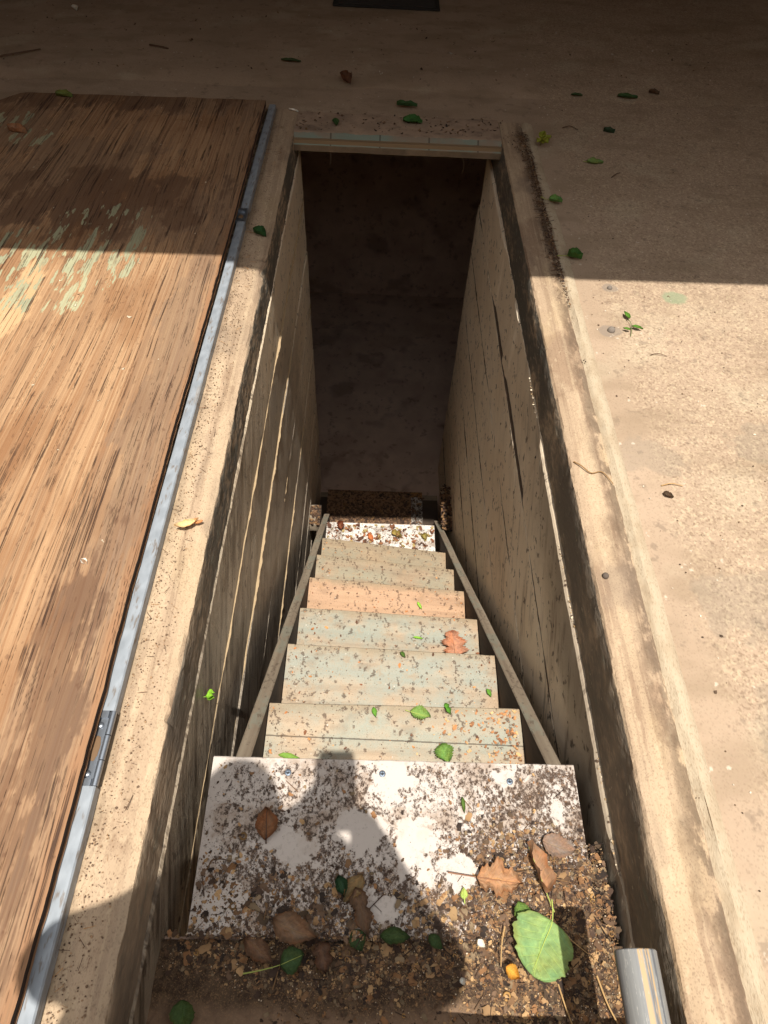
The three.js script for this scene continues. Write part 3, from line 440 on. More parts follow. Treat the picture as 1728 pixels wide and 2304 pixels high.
{
  const who = thing('person', 'person in a blue shirt leaning over the hatch, holding up a phone', 'person');
  const skin = plain(P(196, 150, 122), .7), ph = [-.085, 1.06, .79];
  const LS = [-.36, 1.29, 1.03], RS = [.08, 1.29, 1.06], LE = [-.44, 1.06, .95], RE = [.10, 1.0, .98], LH = [-.125, 1.125, .79], RH = [-.012, 1.06, .815];
  body([[-.17, 1.28, 1.05, .07, -.235, 1.42, .95, .055], [-.25, 1.50, .905, .088, -.25, 1.53, .93, .085], [-.25, 1.45, .86, .06, -.25, 1.50, .85, .06], [-.2, 1.10, 1.1, .13, -.15, 1.26, 1.07, .12], [-.2, .86, 1.22, .13, -.2, 1.1, 1.12, .13],
    [...LS, .05, ...LE, .045], [...LE, .045, ...LH, .036], [...RS, .05, ...RE, .045], [...RE, .045, ...RH, .038], [-.21, .84, 1.25, .085, -.23, .45, 1.22, .058], [-.23, .45, 1.22, .055, -.23, .08, 1.3, .038], [-.05, .84, 1.25, .085, -.03, .45, 1.22, .058], [-.03, .45, 1.22, .055, -.03, .08, 1.3, .038]], 96, skin, 'body', who);
  body([[-.25, 1.55, .935, .092, -.25, 1.53, .955, .088]], 24, plain(P(60, 44, 34), .9), 'hair', who);
  for (const s of [-1, 1]) { const e = new THREE.SphereGeometry(.011, 12, 8); e.translate(-.25 + s * .03, 1.455, .81); mesh('eye', e, plain(P(230, 226, 220), .3), who); }
  body([[-.17, 1.26, 1.06, .12, -.19, 1.1, 1.08, .17], [-.22, 1.1, 1.08, .17, -.24, .9, 1.16, .18], [-.38, 1.05, 1.04, .06, -.36, .95, 1.06, .06], [-.13, 1.22, .97, .14, -.06, 1.12, .98, .12], [-.13, 1.2, .94, .12, -.11, 1.13, .86, .06], [-.02, 1.1, 1.0, .11, -.05, 1.0, 1.05, .14], [-.15, 1.27, 1.05, .08, ...LS, .062], [-.15, 1.27, 1.05, .08, ...RS, .062], [...LS, .062, -.41, 1.15, .985, .054], [...RS, .062, .092, 1.12, 1.01, .054]], 64, plain(P(70, 96, 130), .9), 'shirt', who);
  body([[-.13, .86, 1.25, .14, -.13, .82, 1.255, .14], [-.21, .82, 1.25, .1, -.23, .45, 1.225, .075], [-.23, .45, 1.225, .075, -.23, .1, 1.3, .06], [-.05, .82, 1.25, .1, -.03, .45, 1.225, .075], [-.03, .45, 1.225, .075, -.03, .1, 1.3, .06]], 64, plain(P(52, 54, 62), .9), 'trousers', who);
  for (const x of [-.235, -.025]) body([[x, .045, 1.32, .04, x, .035, 1.12, .035]], 28, plain(P(60, 56, 52), .7), 'shoe', who);
  // hands: palm, four fingers and a thumb round the phone's edges
  for (const [H, s] of [[LH, -1], [RH, 1]]) { const b = [[...H, .032, H[0] - s * .01, H[1] + .012, H[2] - .025, .028]]; for (let f = 0; f < 4; f++) { const k = [H[0] - s * .004, H[1] + .03 - f * .018, H[2] - .035], m2 = [H[0] - s * .012, k[1] + .004, H[2] - .052], e = [H[0] - s * .03, k[1] + .006, H[2] - .05 + f * .002]; b.push([...k, .0085, ...m2, .008], [...m2, .008, ...e, .0068]); } b.push([H[0], H[1] + .02, H[2] - .005, .011, H[0] - s * .022, H[1] + .045, H[2] - .012, .0085]); body(b, 52, skin, 'hand', who, .006); }
  const phone = thing('phone', 'dark phone held out over the hatch in both hands', 'phone');
  phone.position.copy(CAM); phone.rotation.copy(camera.rotation);
  const s = new THREE.Shape(), w = .039, hh = .079, r = .011; s.moveTo(-w + r, -hh); s.lineTo(w - r, -hh); s.quadraticCurveTo(w, -hh, w, -hh + r); s.lineTo(w, hh - r); s.quadraticCurveTo(w, hh, w - r, hh); s.lineTo(-w + r, hh); s.quadraticCurveTo(-w, hh, -w, hh - r); s.lineTo(-w, -hh + r); s.quadraticCurveTo(-w, -hh, -w + r, -hh);
  const g = new THREE.ExtrudeGeometry(s, { depth: .006, bevelEnabled: true, bevelSize: .001, bevelThickness: .001, bevelSegments: 2 }); g.translate(-.012, -.010, .008); mesh('phone_body', g, plain(P(50, 52, 56), .4), phone);
  const g2 = new THREE.ShapeGeometry(s); g2.scale(.94, .97, 1); g2.translate(-.012, -.010, .0155); mesh('screen', g2, plain(P(14, 14, 16), .1), phone);
}

// ------------------------------------------------------------------ leaves, each a thing of its own
const SLABY = -.006;
const T_leaf = tex(512, 512, 0, 1, 0, 1, (u, t) => { const v = Math.abs(u * 2 - 1), sd = u < .5 ? .37 : 0, q = ((t * 8 - v * 2.1 + v * v * .5 + sd + (nz(F1, u * .3, t * .3) - .5) * .6) % 1 + 1) % 1, sec = sst(.10, .03, Math.abs(q - .5)) * sst(1, .75, v), mid = sst(.05, .015, v), net = nz(F3, u * .5 + .1, t * .5), a = nz(F1, u * .35, t * .35 + .3), b = nz(F2, u * .4 + .5, t * .4), sp = sst(.7, .74, nz(F2, u * .9 + .2, t * .9)); let k = .52 + (net - .5) * .35 + (a - .5) * .4; let c = [k * (1 + (b - .5) * .5), k, k * (1 - (b - .5) * .35)]; c = mix(c, [.74, .74, .6], clamp(sec * .5 + mid * .8)); c = mix(c, [.5, .38, .26], clamp(sst(.82, 1, v + (b - .5) * .5) * .5 + sp * .7)); return [...c, .5 - sec * .3 - mid * .4 + (net - .5) * .4]; });
function leafMat(c, rough = .6) { return new THREE.MeshPhysicalMaterial({ map: T_leaf.map, bumpMap: T_leaf.bump, bumpScale: .0012, color: new THREE.Color().setRGB(c[0] * 1.9, c[1] * 1.9, c[2] * 1.9), roughness: rough + .1, side: THREE.DoubleSide, vertexColors: true, specularIntensity: .35 }); }
const leafM = {}; const LM = (c, r, g) => leafM[c.join()] ??= leafM[c.join()] = leafMat(c, r, g);
// blade along +z from stalk (t=0) to tip (t=1)
function blade(L, W, o) {
  const nu = o.nu ?? 28, nv = o.nv ?? 12, pos = [], col = [], uvs = [], idx = []; const { curl = .1, bend = 0, serr = .03, sd = 0, wide = .8, fold = .1, lobes = 0 } = o;
  for (let i = 0; i <= nu; i++) { const t = i / nu; let w = Math.pow(Math.sin(Math.PI * Math.pow(t, wide)), o.pw ?? .95) * W / 2; if (t === 0 || t === 1) w = 0; if (lobes) w *= .62 + .5 * Math.abs(Math.sin(t * Math.PI * lobes + .4)) ; w *= 1 + serr * (((i * 7 + (sd * 100 | 0)) % 3) - 1);
    for (let j = -nv; j <= nv; j++) { const v = j / nv, ww = w * (1 + (nz(F2, t * .8 + sd, v > 0 ? .2 : .7) - .5) * .5), x = v * ww + (nz(F1, t * .5 + sd, .4) - .5) * W * .25, y = curl * v * v * W * (.5 + nz(F1, t * .4 + sd, v > 0 ? .2 : .8)) + bend * Math.pow(t - .5, 2) * 4 * L + fold * Math.abs(v) * ww + (nz(F2, t * .9 + sd, v * .4 + sd) - .5) * W * (o.wob ?? .14); pos.push(x, y, t * L);
      uvs.push((v + 1) / 2, t); const k = .82 + .36 * nz(F2, t * 1.1 + sd, v * .5), e = nz(F1, t * .6 + sd, v * .3 + .4); col.push(k * (1 + (e - .5) * .3), k, k * (1 - (e - .5) * .3)); } }
  const Wd = 2 * nv + 1; for (let i = 0; i < nu; i++) for (let j = 0; j < Wd - 1; j++) { const a = i * Wd + j; idx.push(a, a + Wd, a + 1, a + 1, a + Wd, a + Wd + 1); }
  const g = new THREE.BufferGeometry(); g.setAttribute('position', new THREE.Float32BufferAttribute(pos, 3)); g.setAttribute('color', new THREE.Float32BufferAttribute(col, 3)); g.setAttribute('uv', new THREE.Float32BufferAttribute(uvs, 2)); g.setIndex(idx); g.computeVertexNormals(); return g;
}
function tube(pts, r0, r1, n = 12, seg = 6) { const c = new THREE.CatmullRomCurve3(pts.map((p) => new THREE.Vector3(...p))), g = new THREE.TubeGeometry(c, n, 1, seg); const p = g.attributes.position, nn = g.attributes.normal; for (let i = 0; i < p.count; i++) { const t = Math.floor(i / (seg + 1)) / n, r = r0 + (r1 - r0) * t; p.setXYZ(i, p.getX(i) - nn.getX(i) * (1 - r), p.getY(i) - nn.getY(i) * (1 - r), p.getZ(i) - nn.getZ(i) * (1 - r)); } return g; }
function leaf(name, label, x, y, z, rot, L, W, color, o = {}) {
  const g = thing(name, label, o.cat ?? 'leaf'); g.position.set(x, y + (o.lift ?? .003), z); g.rotation.set(o.tx ?? 0, rot, o.tz ?? 0, 'YXZ');
  const b = blade(L, W, { sd: (x * 7.3 + z * 3.1) % 1 + 1, ...o }); b.translate(0, 0, -L / 2); mesh('blade', b, LM(color, o.rough ?? .6), g);
  if (o.stalk) { const s = o.stalk, br = o.bend ?? 0, Y = (t) => br * Math.pow(t - .5, 2) * 4 * L + .0012; mesh('stalk', tube([[o.kink ?? 0, Y(0) + .001, -L / 2 - s], [(o.kink ?? 0) * .4, Y(0), -L / 2 - s * .5], [0, Y(.02), -L / 2 + L * .02], [0, Y(.4), -L * .1], [0, Y(.9), L * .4]], .0013 * (o.sk ?? 1), .0004, 24), plain(o.stc ?? P(160, 168, 84), .6), g); }
  return g;
}
const G1 = P(98, 122, 58), G2 = P(124, 156, 82), G3 = P(70, 94, 48), GD = P(66, 84, 50), BR = P(130, 88, 60), BR2 = P(182, 132, 94), BRD = P(84, 58, 44), YG = P(150, 156, 70);
leaf('green_leaf', 'large bright green round leaf with a pale stalk, on the litter by the pipe', .245, -.160, .614, -.55, .090, .106, P(126, 148, 90), { wob: .05, wide: .78, pw: .48, serr: .012, curl: .05, fold: .03, stalk: .03, kink: -.014, sk: .8, stc: P(176, 190, 90), nu: 40, nv: 18, tx: -.05 });
leaf('green_leaf', 'small dark green torn leaf just above the large round leaf', .219, -.172, .562, .35, .034, .03, G1, { curl: .25, wide: 1 });
leaf('brown_leaf', 'dark brown oval leaf lying alone on the white landing board', -.235, -.18, .428, Math.PI + .1, .058, .042, BR, { curl: .22, fold: .2, stalk: .004, stc: BRD, wide: .95 });
leaf('brown_leaf', 'tan jagged leaf lying sideways in the sunlit litter', .185, -.17, .514, 1.45, .082, .056, P(160, 120, 88), { lobes: 3, serr: .12, curl: .2, stalk: .05, stc: P(140, 96, 66) });
leaf('brown_leaf', 'narrow upright tan leaf beside the jagged one, its tip pointing to the stairs', .253, -.168, .492, Math.PI + .3, .085, .034, P(158, 118, 88), { lobes: 2, curl: .5, fold: .3, stalk: .03, tz: .4 });
leaf('brown_leaf', 'grey-brown broad leaf overhanging the near edge of the white board', -.167, -.176, .592, 1.25, .082, .046, P(126, 98, 76), { curl: .3, serr: .05 });
leaf('brown_leaf', 'dull brown leaf half under the edge leaf, left on the soil', -.225, -.192, .622, 1.0, .062, .034, P(112, 84, 64), { curl: .3, serr: .05 });
leaf('green_leaf', 'shaded green leaf with a long pale stalk reaching left over the soil', -.168, -.188, .634, 1.95, .042, .04, GD, { stalk: .06, kink: .01, curl: .2 });
leaf('brown_leaf', 'crumpled plum-brown leaf beside the long-stalked green leaf', -.118, -.188, .632, .3, .05, .032, P(104, 78, 62), { curl: .4, serr: .08, lobes: 2 });
leaf('green_leaf', 'shaded green oval leaf at the near edge of the white board', -.06, -.186, .606, .5, .034, .03, P(64, 80, 48), { curl: .25 });
leaf('green_leaf', 'wide shaded green leaf lying crosswise below the clean white patch', .002, -.176, .600, 1.5, .052, .026, P(62, 78, 44), { curl: .25, fold: .2 });
leaf('green_leaf', 'small shaded green leaf right of the wide crosswise one', .07, -.174, .607, .9, .03, .02, P(62, 78, 44), { curl: .2 });
leaf('green_leaf', 'dark glossy curled green leaf on a brown leaf, middle of the board', -.092, -.175, .528, .35, .036, .022, P(48, 72, 48), { curl: .5, rough: .35 });
leaf('brown_leaf', 'long folded dark brown leaf left of the clean white patch', -.055, -.176, .566, .35, .08, .034, P(104, 80, 62), { curl: .2, fold: .15, lobes: 2, serr: .1 });
leaf('brown_leaf', 'khaki curled leaf behind the dark glossy green one', -.072, -.178, .53, -.6, .055, .03, P(136, 112, 78), { curl: .2, serr: .08 });
leaf('green_leaf', 'dim green leaf in the near left corner of the landing', -.335, -.194, .712, .2, .045, .04, P(74, 92, 50), { curl: .1 });
leaf('green_leaf', 'dark green leaf wedged against the right wall beside the board', .346, -.185, .545, .3, .04, .016, P(64, 110, 70), { curl: .4, tz: .9 });
leaf('brown_leaf', 'mottled grey round leaf at the right edge of the board', .300, -.174, .455, 1.3, .06, .04, P(132, 108, 92), { curl: .08, pw: .6, serr: .06 });
leaf('yellow_leaf', 'yellow-orange shred below the large round leaf', .193, -.165, .648, 1.0, .026, .022, P(200, 146, 60), { curl: .4 });
leaf('green_bud', 'pale yellow-green bud on the litter near the tan jagged leaf', .122, -.172, .534, Math.PI, .02, .013, P(178, 196, 98), { curl: -.3, cat: 'bud', stalk: .006, stc: P(178, 196, 98) });
leaf('green_leaf', 'thin green leaf sliver standing on the dirty white board', .13, -.178, .388, .1, .03, .007, G1, { curl: .6 });
leaf('green_leaf', 'bright green crinkled leaf at the back of the uppermost tread', .072, -.394, .132, 1.3, .05, .034, P(116, 142, 72), { curl: .3, serr: .1, stalk: .012 });
leaf('green_leaf', 'bright green toothed leaf at the front of the uppermost tread', .126, -.394, .224, .3, .046, .044, P(108, 136, 66), { curl: .3, serr: .1, fold: .2 });
leaf('green_leaf', 'narrow green leaf lying flat at the left front of the uppermost tread', -.228, -.393, .238, 1.45, .05, .014, P(124, 156, 70), { curl: .3 });
leaf('green_leaf', 'little upright green shred at the middle of the uppermost tread', -.037, -.394, .13, .3, .026, .012, P(104, 150, 60), { curl: .4 });
leaf('green_leaf', 'dark green crumpled scrap behind the crinkled leaf on the stairs', .137, -.393, .118, .5, .03, .014, P(92, 140, 50), { curl: .6, lobes: 2 });
leaf('green_leaf', 'small green leaf at the right end of the second tread', .284, -.617, -.02, .4, .026, .012, P(104, 150, 60), { curl: .4 });
leaf('green_leaf', 'tiny green curl at the back edge of the second tread', .045, -.618, -.128, .6, .022, .012, P(84, 110, 50), { curl: .5 });
leaf('green_leaf', 'pale green sliver lying across the third tread', .11, -.843, -.30, 1.4, .034, .008, P(140, 186, 70), { curl: .3 });
leaf('green_leaf', 'pale green pointed sliver on the orange-brown tread', .138, -1.068, -.55, .5, .036, .012, P(150, 190, 76), { curl: .3 });
leaf('lobed_leaf', 'dry tan lobed leaf lying on the third tread at the right', .226, -.842, -.28, Math.PI + .1, .088, .078, P(176, 124, 96), { lobes: 2.6, pw: .5, wide: .62, serr: .14, curl: .22, fold: .1, stalk: .02, nu: 44, stc: P(140, 96, 70) });
leaf('brown_leaf', 'rust-red curled leaf at the far left of the white bottom tread', -.215, -1.738, -1.40, .2, .06, .04, P(120, 70, 48), { curl: .6, lobes: 2 });
leaf('brown_leaf', 'orange leaf piece at the near edge of the white bottom tread', -.05, -1.738, -1.335, .5, .055, .028, P(190, 112, 66), { curl: .3 });
leaf('yellow_leaf', 'olive-yellow crumpled leaf in the middle of the white bottom tread', .085, -1.738, -1.36, 1.2, .06, .042, P(150, 128, 70), { curl: .5, lobes: 2 });
leaf('yellow_leaf', 'olive shrivelled leaf near the right end of the white bottom tread', .235, -1.738, -1.35, .3, .04, .034, P(148, 132, 74), { curl: .5, lobes: 2 });
leaf('green_leaf', 'dark green rounded leaf on the far curb above the cellar opening', .057, .002, -2.125, 1.3, .078, .07, P(58, 98, 48), { curl: .16, fold: .1, wide: .75 });
leaf('green_leaf', 'dark green crumpled leaf just behind the rounded one on the far curb', .035, .006, -2.262, 1.5, .085, .034, P(56, 84, 46), { curl: .4, lobes: 2 });
leaf('green_leaf', 'small narrow green leaf at the left on the far curb', -.244, .002, -2.08, .1, .055, .028, P(66, 92, 50), { curl: .3 });
leaf('green_leaf', 'dark green leaf curled on the left curb beside the door hinge', -.437, .001, -1.255, 1.0, .05, .034, P(46, 78, 40), { curl: .5, fold: .3 });
leaf('green_leaf', 'dull green leaf at the far edge of the hatch door', -1.287, .046, -2.10, 1.4, .07, .045, P(104, 112, 56), { curl: .3 });
leaf('brown_leaf', 'brown curled leaf on the hatch door, far left', -1.355, .046, -1.785, 1.3, .075, .04, P(150, 106, 76), { curl: .5, lobes: 2 });
leaf('green_leaf', 'pale green oval leaf on the shaded patio, level with the hatch end', .739, SLABY, -1.862, 1.5, .062, .042, P(112, 132, 72), { curl: .2, stalk: .012 });
leaf('green_leaf', 'green leaf lying on the white mortar strip in the shade', .541, .004, -1.54, 1.3, .046, .04, P(96, 130, 66), { curl: .3, stalk: .03, kink: .01 });
leaf('green_leaf', 'dark green rolled leaf on the patio just above the sun line', .552, .001, -1.20, 1.3, .046, .036, P(66, 100, 44), { curl: .6, stalk: .03, kink: -.012 });
leaf('green_leaf', 'tiny dark leaf in the shade right of the far hatch corner', .844, SLABY, -2.132, 1.3, .045, .028, P(50, 66, 44), { curl: .5 });
leaf('green_leaf', 'long dark leaf lying along the porch step, right', .986, .004, -2.46, 1.45, .085, .036, P(58, 82, 44), { curl: .25 });
leaf('green_leaf', 'small narrow dark leaf left of the long leaf on the porch step', .766, .002, -2.458, 1.45, .05, .022, P(58, 76, 44), { curl: .3 });
leaf('brown_leaf', 'small brown leaf bit at the right end of the porch step', 1.113, .004, -2.515, 1.2, .045, .03, P(92, 70, 52), { curl: .4 });
leaf('green_leaf', 'dark flat leaf on the porch floor behind the far curb', -.474, .014, -2.656, 1.5, .09, .03, P(64, 74, 44), { curl: .2 });
leaf('brown_leaf', 'crumpled rust-brown leaf on the porch floor', -.22, .010, -2.47, .5, .07, .05, P(96, 64, 46), { curl: .6, lobes: 3 });
leaf('brown_leaf', 'scrap of dark leaf on the sunlit patio slab', .613, SLABY, -.245, .9, .024, .014, P(84, 66, 50), { curl: .5 });
{ // sprigs
  const sp = thing('green_sprig', 'green sprig with three small leaves on the sunlit patio', 'sprig'); sp.position.set(.656, SLABY + .002, -.86);
  mesh('stalk', tube([[-.004, 0, .036], [.003, .004, .01], [.006, .006, -.02], [.002, .006, -.035]], .0011, .0008), plain(P(96, 110, 60)), sp);
  for (const [x, z, r, l, w] of [[.002, -.052, .3 + Math.PI, .034, .015], [.02, .004, 1.2, .032, .013], [-.012, .012, -1.9, .022, .01]]) { const b = blade(l, w, { curl: .3, sd: x }); b.translate(0, 0, -l / 2); const o = mesh('leaflet', b, LM(P(84, 122, 42)), sp); o.position.set(x, .006, z); o.rotation.y = r; }
  const s2 = thing('green_sprig', 'yellow-green sprig growing in the joint at the far right curb corner', 'sprig'); s2.position.set(.55, .004, -1.985);
  for (const [x, z, r, l, w] of [[0, -.03, 2.8, .04, .03], [.012, .01, .4, .04, .03], [-.012, .012, -.6, .036, .026], [.012, -.014, 1.8, .036, .026], [-.004, .035, .1, .03, .02]]) { const b = blade(l, w, { curl: .4, sd: x + .3 }); b.translate(0, 0, 0); const o = mesh('leaflet', b, LM(P(142, 142, 52)), s2); o.position.set(x * .4, .008, z * .4); o.rotation.set(-.3, r, 0, 'YXZ'); }
  mesh('stalk', tube([[0, -.006, 0], [0, .004, 0], [.003, .01, .004]], .002, .001), plain(P(120, 118, 60)), s2);
  const s3 = thing('seedling', 'neon-green seedling growing out of the left stairwell wall', 'seedling'); s3.position.set(-.391, -.19, .182);
  for (const [y, z] of [[.008, .003], [-.006, .002], [.001, -.006]]) { const b = blade(.017, .014, { curl: .3, sd: y }); const o = mesh('leaflet', b, LM(P(134, 184, 56)), s3); o.position.set(.004, y, z); o.rotation.set(-.4, 1.5, 0, 'YXZ'); }
  mesh('stalk', tube([[-.006, -.004, 0], [.002, 0, 0], [.006, .004, .001]], .001, .0008), plain(P(130, 170, 60)), s3);
}
{ // winged seed, petals
  const sd = thing('winged_seed', 'tan winged seed overhanging the left curb edge in the sun', 'seed'); sd.position.set(-.423, .012, -.118); sd.rotation.set(0, -1.15, .1, 'YXZ');
  const b = blade(.05, .02, { curl: .3, bend: .15, sd: .3, wide: 1.1 }); mesh('wing', b, LM(P(220, 180, 130), .6), sd); const k = new THREE.SphereGeometry(.005, 12, 8); k.scale(.8, .6, 1.8); mesh('seed_head', k, plain(P(196, 130, 80)), sd);
  const pw = LM(P(226, 218, 204), .7);
  for (const [x, y, z, r, l, w, label] of [[-.621, .047, .008, .9, .02, .012, 'white petal lying on the brown hatch door'], [-1.59, .016, -3.22, .5, .07, .03, 'white petal on the porch floor at the far left'], [-.439, .004, -2.19, 1.1, .045, .014, 'white paper flake beside the end of the hinge strip'], [.14, -.166, .603, .8, .016, .012, 'white flake in the sunlit litter left of the round leaf'], [.11, -.168, .655, .3, .012, .01, 'white flake in the shadow on the litter']]) { const o = blade(l, w, { curl: .3, sd: z % 1 + 1 }); const p = mesh('white_petal', o, pw); p.position.set(x, y, z); p.rotation.y = r; tag(p, label, 'petal'); }
}
{ // twigs, roots, stones
  const tw = plain(P(92, 70, 52), .95), ty = plain(P(186, 150, 100), .9);
  const T = (label, pts, r, m = tw) => tag(mesh('twig', tube(pts, r, r * .6, 20), m), label, 'twig');
  T('forked dark twig on the porch floor behind the door', [[-1.12, .016, -2.77], [-1.08, .02, -2.75], [-1.03, .016, -2.74]], .004); T('long dark twig on the porch floor at the far left edge', [[-1.75, .016, -2.53], [-1.66, .02, -2.58], [-1.57, .016, -2.66]], .004);
  T('thin stem lying on the sunlit patio below the sprig', [[.69, -.003, -.745], [.71, 0, -.748], [.735, -.003, -.742]], .0012); T('thin tan stem on the patio above the dark leaf scrap', [[.605, -.003, -.275], [.63, 0, -.28], [.655, -.003, -.276]], .0014, ty);
  T('curved dry stem on the shaded patio near the far corner', [[.66, -.002, -2.15], [.69, .002, -2.16], [.72, -.002, -2.14]], .002); T('bent dark stem on the shaded patio below the pale leaf', [[.78, -.002, -1.75], [.8, .002, -1.77], [.82, -.002, -1.79]], .002);
  T('straw stem at the foot of the pipe shadow, left', [[.27, -.176, .662], [.275, -.168, .69], [.292, -.17, .74]], .0016, ty); T('straw stem at the foot of the pipe shadow, right', [[.335, -.172, .65], [.345, -.166, .69], [.372, -.172, .74]], .0018, ty);
  T('pale straw lying by the large round leaf', [[.188, -.166, .583], [.18, -.165, .61], [.176, -.166, .64]], .0014, ty); T('dark hooked twig curled on the white board, near left corner', [[-.33, -.178, .505], [-.325, -.178, .49], [-.31, -.178, .487], [-.29, -.178, .49]], .0012);
  T('wiry root hanging over the right curb joint', [[.41, .003, -.335], [.425, .006, -.32], [.445, .004, -.30], [.47, .004, -.305], [.49, .004, -.27]], .0016, plain(P(150, 116, 74))); T('rootlet dangling from the head beam, right', [[.25, -.05, -1.962], [.262, -.075, -1.955], [.258, -.11, -1.957]], .0011, plain(P(110, 86, 60))); T('rootlet dangling from the head beam, left', [[-.26, -.05, -1.962], [-.258, -.07, -1.957], [-.262, -.10, -1.958]], .0014, plain(P(110, 90, 70)));
  T('dark straw lying across the pipe shadow', [[.285, -.164, .592], [.31, -.158, .612], [.338, -.162, .632]], .0010, ty); T('straight straw across the litter beside the tan leaves', [[.20, -.166, .502], [.26, -.163, .497], [.33, -.168, .495]], .0009);
  const st = (label, x, y, z, r, c, cat = 'pebble') => { const g = new THREE.IcosahedronGeometry(r, 2); warp(mergeVertices(g), (v) => { const k = 1 + (nz(F2, v.x / r * .3 + x, v.z / r * .3 + v.y / r * .2) - .5) * .7; v.multiplyScalar(k); v.y *= .3; v.x *= 1.2; }); const o = mesh('pebble', g, plain(c, .9)); o.position.set(x, y, z); tag(o, label, cat); };
  st('dark pebble on top of the sunlit right curb', .425, .003, -.02, .007, P(96, 84, 74)); st('grey pebble on the patio beside the sprig', .602, -.004, -.848, .011, P(126, 116, 106)); st('grey chip near the sun line on the patio', .638, -.005, -1.055, .008, P(122, 112, 102));
}
// ------------------------------------------------------------------ loose litter nobody could count
function crumbGeo(s) { srand(s); const g = mergeVertices(new THREE.IcosahedronGeometry(1, 0)); const p = g.attributes.position; for (let i = 0; i < p.count; i++) { const k = rr(.6, 1.2); p.setXYZ(i, p.getX(i) * k, p.getY(i) * k * .28, p.getZ(i) * k * .8); } return g.toNonIndexed(); }
const flat = (g) => { g.computeVertexNormals(); return g; };
function flakeGeo(s) { srand(s); const g = new THREE.PlaneGeometry(2, 1.4, 4, 3); g.rotateX(-Math.PI / 2); return warp(g, (v) => { v.y = .35 * v.x * v.x * rr(.6, 1.2) - .1 + v.z * rr(-.1, .3); const e = 1 - .35 * Math.abs(v.x); v.z *= e * rr(.7, 1.15); v.x *= rr(.85, 1.1); }); }
const GEO = { crumb: flat(crumbGeo(5)), flake: flakeGeo(6), flake2: flakeGeo(9), needle: (() => { const g = new THREE.CylinderGeometry(.06, .04, 2, 5); g.rotateX(Math.PI / 2); return g; })(), ring: (() => { const g = new THREE.TorusGeometry(.8, .28, 6, 12, 5.4); g.rotateX(Math.PI / 2); return g; })() };
const stuffM = new THREE.MeshStandardMaterial({ color: 0xffffff, roughness: .9, side: THREE.DoubleSide });
const PAL = [P(128, 96, 66), P(96, 72, 52), P(160, 126, 88), P(70, 52, 40), P(144, 104, 68), P(54, 42, 34), P(112, 88, 68), P(176, 142, 100), P(88, 70, 52), P(132, 112, 86), P(74, 56, 44)], DARK = [P(70, 50, 38), P(92, 66, 48), P(54, 40, 32), P(112, 84, 60), P(130, 98, 64)], PALE = [P(180, 140, 96), P(200, 150, 100), P(150, 112, 80), P(110, 82, 60), P(84, 60, 46), P(220, 210, 196)];
function scatter(name, label, cat, geo, n, place, size, pal, seed, parent) {
  srand(seed); const o = new THREE.InstancedMesh(geo, stuffM, n), m = new THREE.Matrix4(), q = new THREE.Quaternion(), e = new THREE.Euler(), c = new THREE.Color(); let k = 0, guard = 0;
  while (k < n && guard++ < n * 40) { const p = place(); if (!p) continue; const s = rr(size[0], size[1]) * (rnd() < .15 ? 1.5 : 1) * (p[3] ?? 1); e.set(rr(-.35, .35), rr(0, 6.3), rr(-.35, .35)); if (p[4]) e.set(rr(-.3, .3), rr(0, 6.3), p[4] + rr(-.3, .3), 'ZYX'); q.setFromEuler(e); m.compose(new THREE.Vector3(p[0], p[1] + s * .25, p[2]), q, new THREE.Vector3(s, s, s)); o.setMatrixAt(k, m); const b = pal[(rnd() * pal.length) | 0], v = rr(.75, 1.2); o.setColorAt(k, c.setRGB(b[0] * v, b[1] * v, b[2] * v)); k++; }
  o.count = k; o.name = parent ? name : num(name); o.castShadow = o.receiveShadow = true; (parent || scene).add(o); tag(o, label, cat, null, 'stuff'); return o;
}
const surf = (x, z) => { if (z > .606) return soilH(x, z); const cover = sst(.10, .26, x + (nz(F2, x * 2, z * 2) - .5) * .3) * sst(.47, .56, z + (nz(F2, x * 2.4 + .4, z * 2.4) - .5) * .12); return Math.max(-.18, -.1925 + cover * .0165 + (cover > .05 ? (nz(F3, x * 4, z * 4) - .5) * .007 : 0)); };
const cleanL = [[-.014, .356, .05, .05], [.03, .45, .05, .055], [.06, .5, .025, .03], [-.063, .436, .04, .03], [-.024, .559, .035, .025], [.108, .498, .033, .028], [-.182, .464, .045, .025], [.22, .335, .03, .02], [.31, .39, .014, .03]];
const landP = (zmin, thin) => () => { const x = rr(-.385, .382), z = rr(zmin, .765); if (x < -.345 && z < .6) return null; if (x > .348 && z < .45) return null; let d = z > .60 ? .7 - .6 * sst(.64, .70, z + (nz(F1, x * 2, .4) - .5) * .08) * sst(.3, .05, x) - .35 * sst(-.15, -.35, x) : .03 + .22 * sst(.44, .58, z) + .6 * sst(.05, .22, x) * sst(.40, .5, z); d *= .5 + nz(F1, x * 1.6, z * 1.6); for (const [cx, cz, rx, rz] of cleanL) if (Math.hypot((x - cx) / rx, (z - cz) / rz) + cleanJ(x, z) < 1) d *= .06; if (rnd() > d * thin) return null; return [x, surf(x, z), z]; };
scatter('leaf_litter', 'brown crumbled leaf litter spread over the landing soil and white board', 'litter', GEO.flake, 4600, landP(.32, 1), [.0016, .0045], PAL, 101);
scatter('leaf_litter', 'curled tan leaf flakes among the litter on the landing', 'litter', GEO.flake2, 1000, landP(.4, .9), [.0026, .0078], PAL, 102);
scatter('litter_crumbs', 'fine brown crumbs and grit over the landing', 'litter', GEO.crumb, 26000, landP(.315, 1), [.0005, .0015], [...PAL, ...DARK, P(214, 196, 170)], 103);
scatter('seed_caps', 'ring-shaped dry seed caps scattered on the landing', 'litter', GEO.ring, 80, landP(.36, 1), [.0026, .005], [P(170, 130, 76), P(140, 104, 62), P(120, 92, 56)], 104);
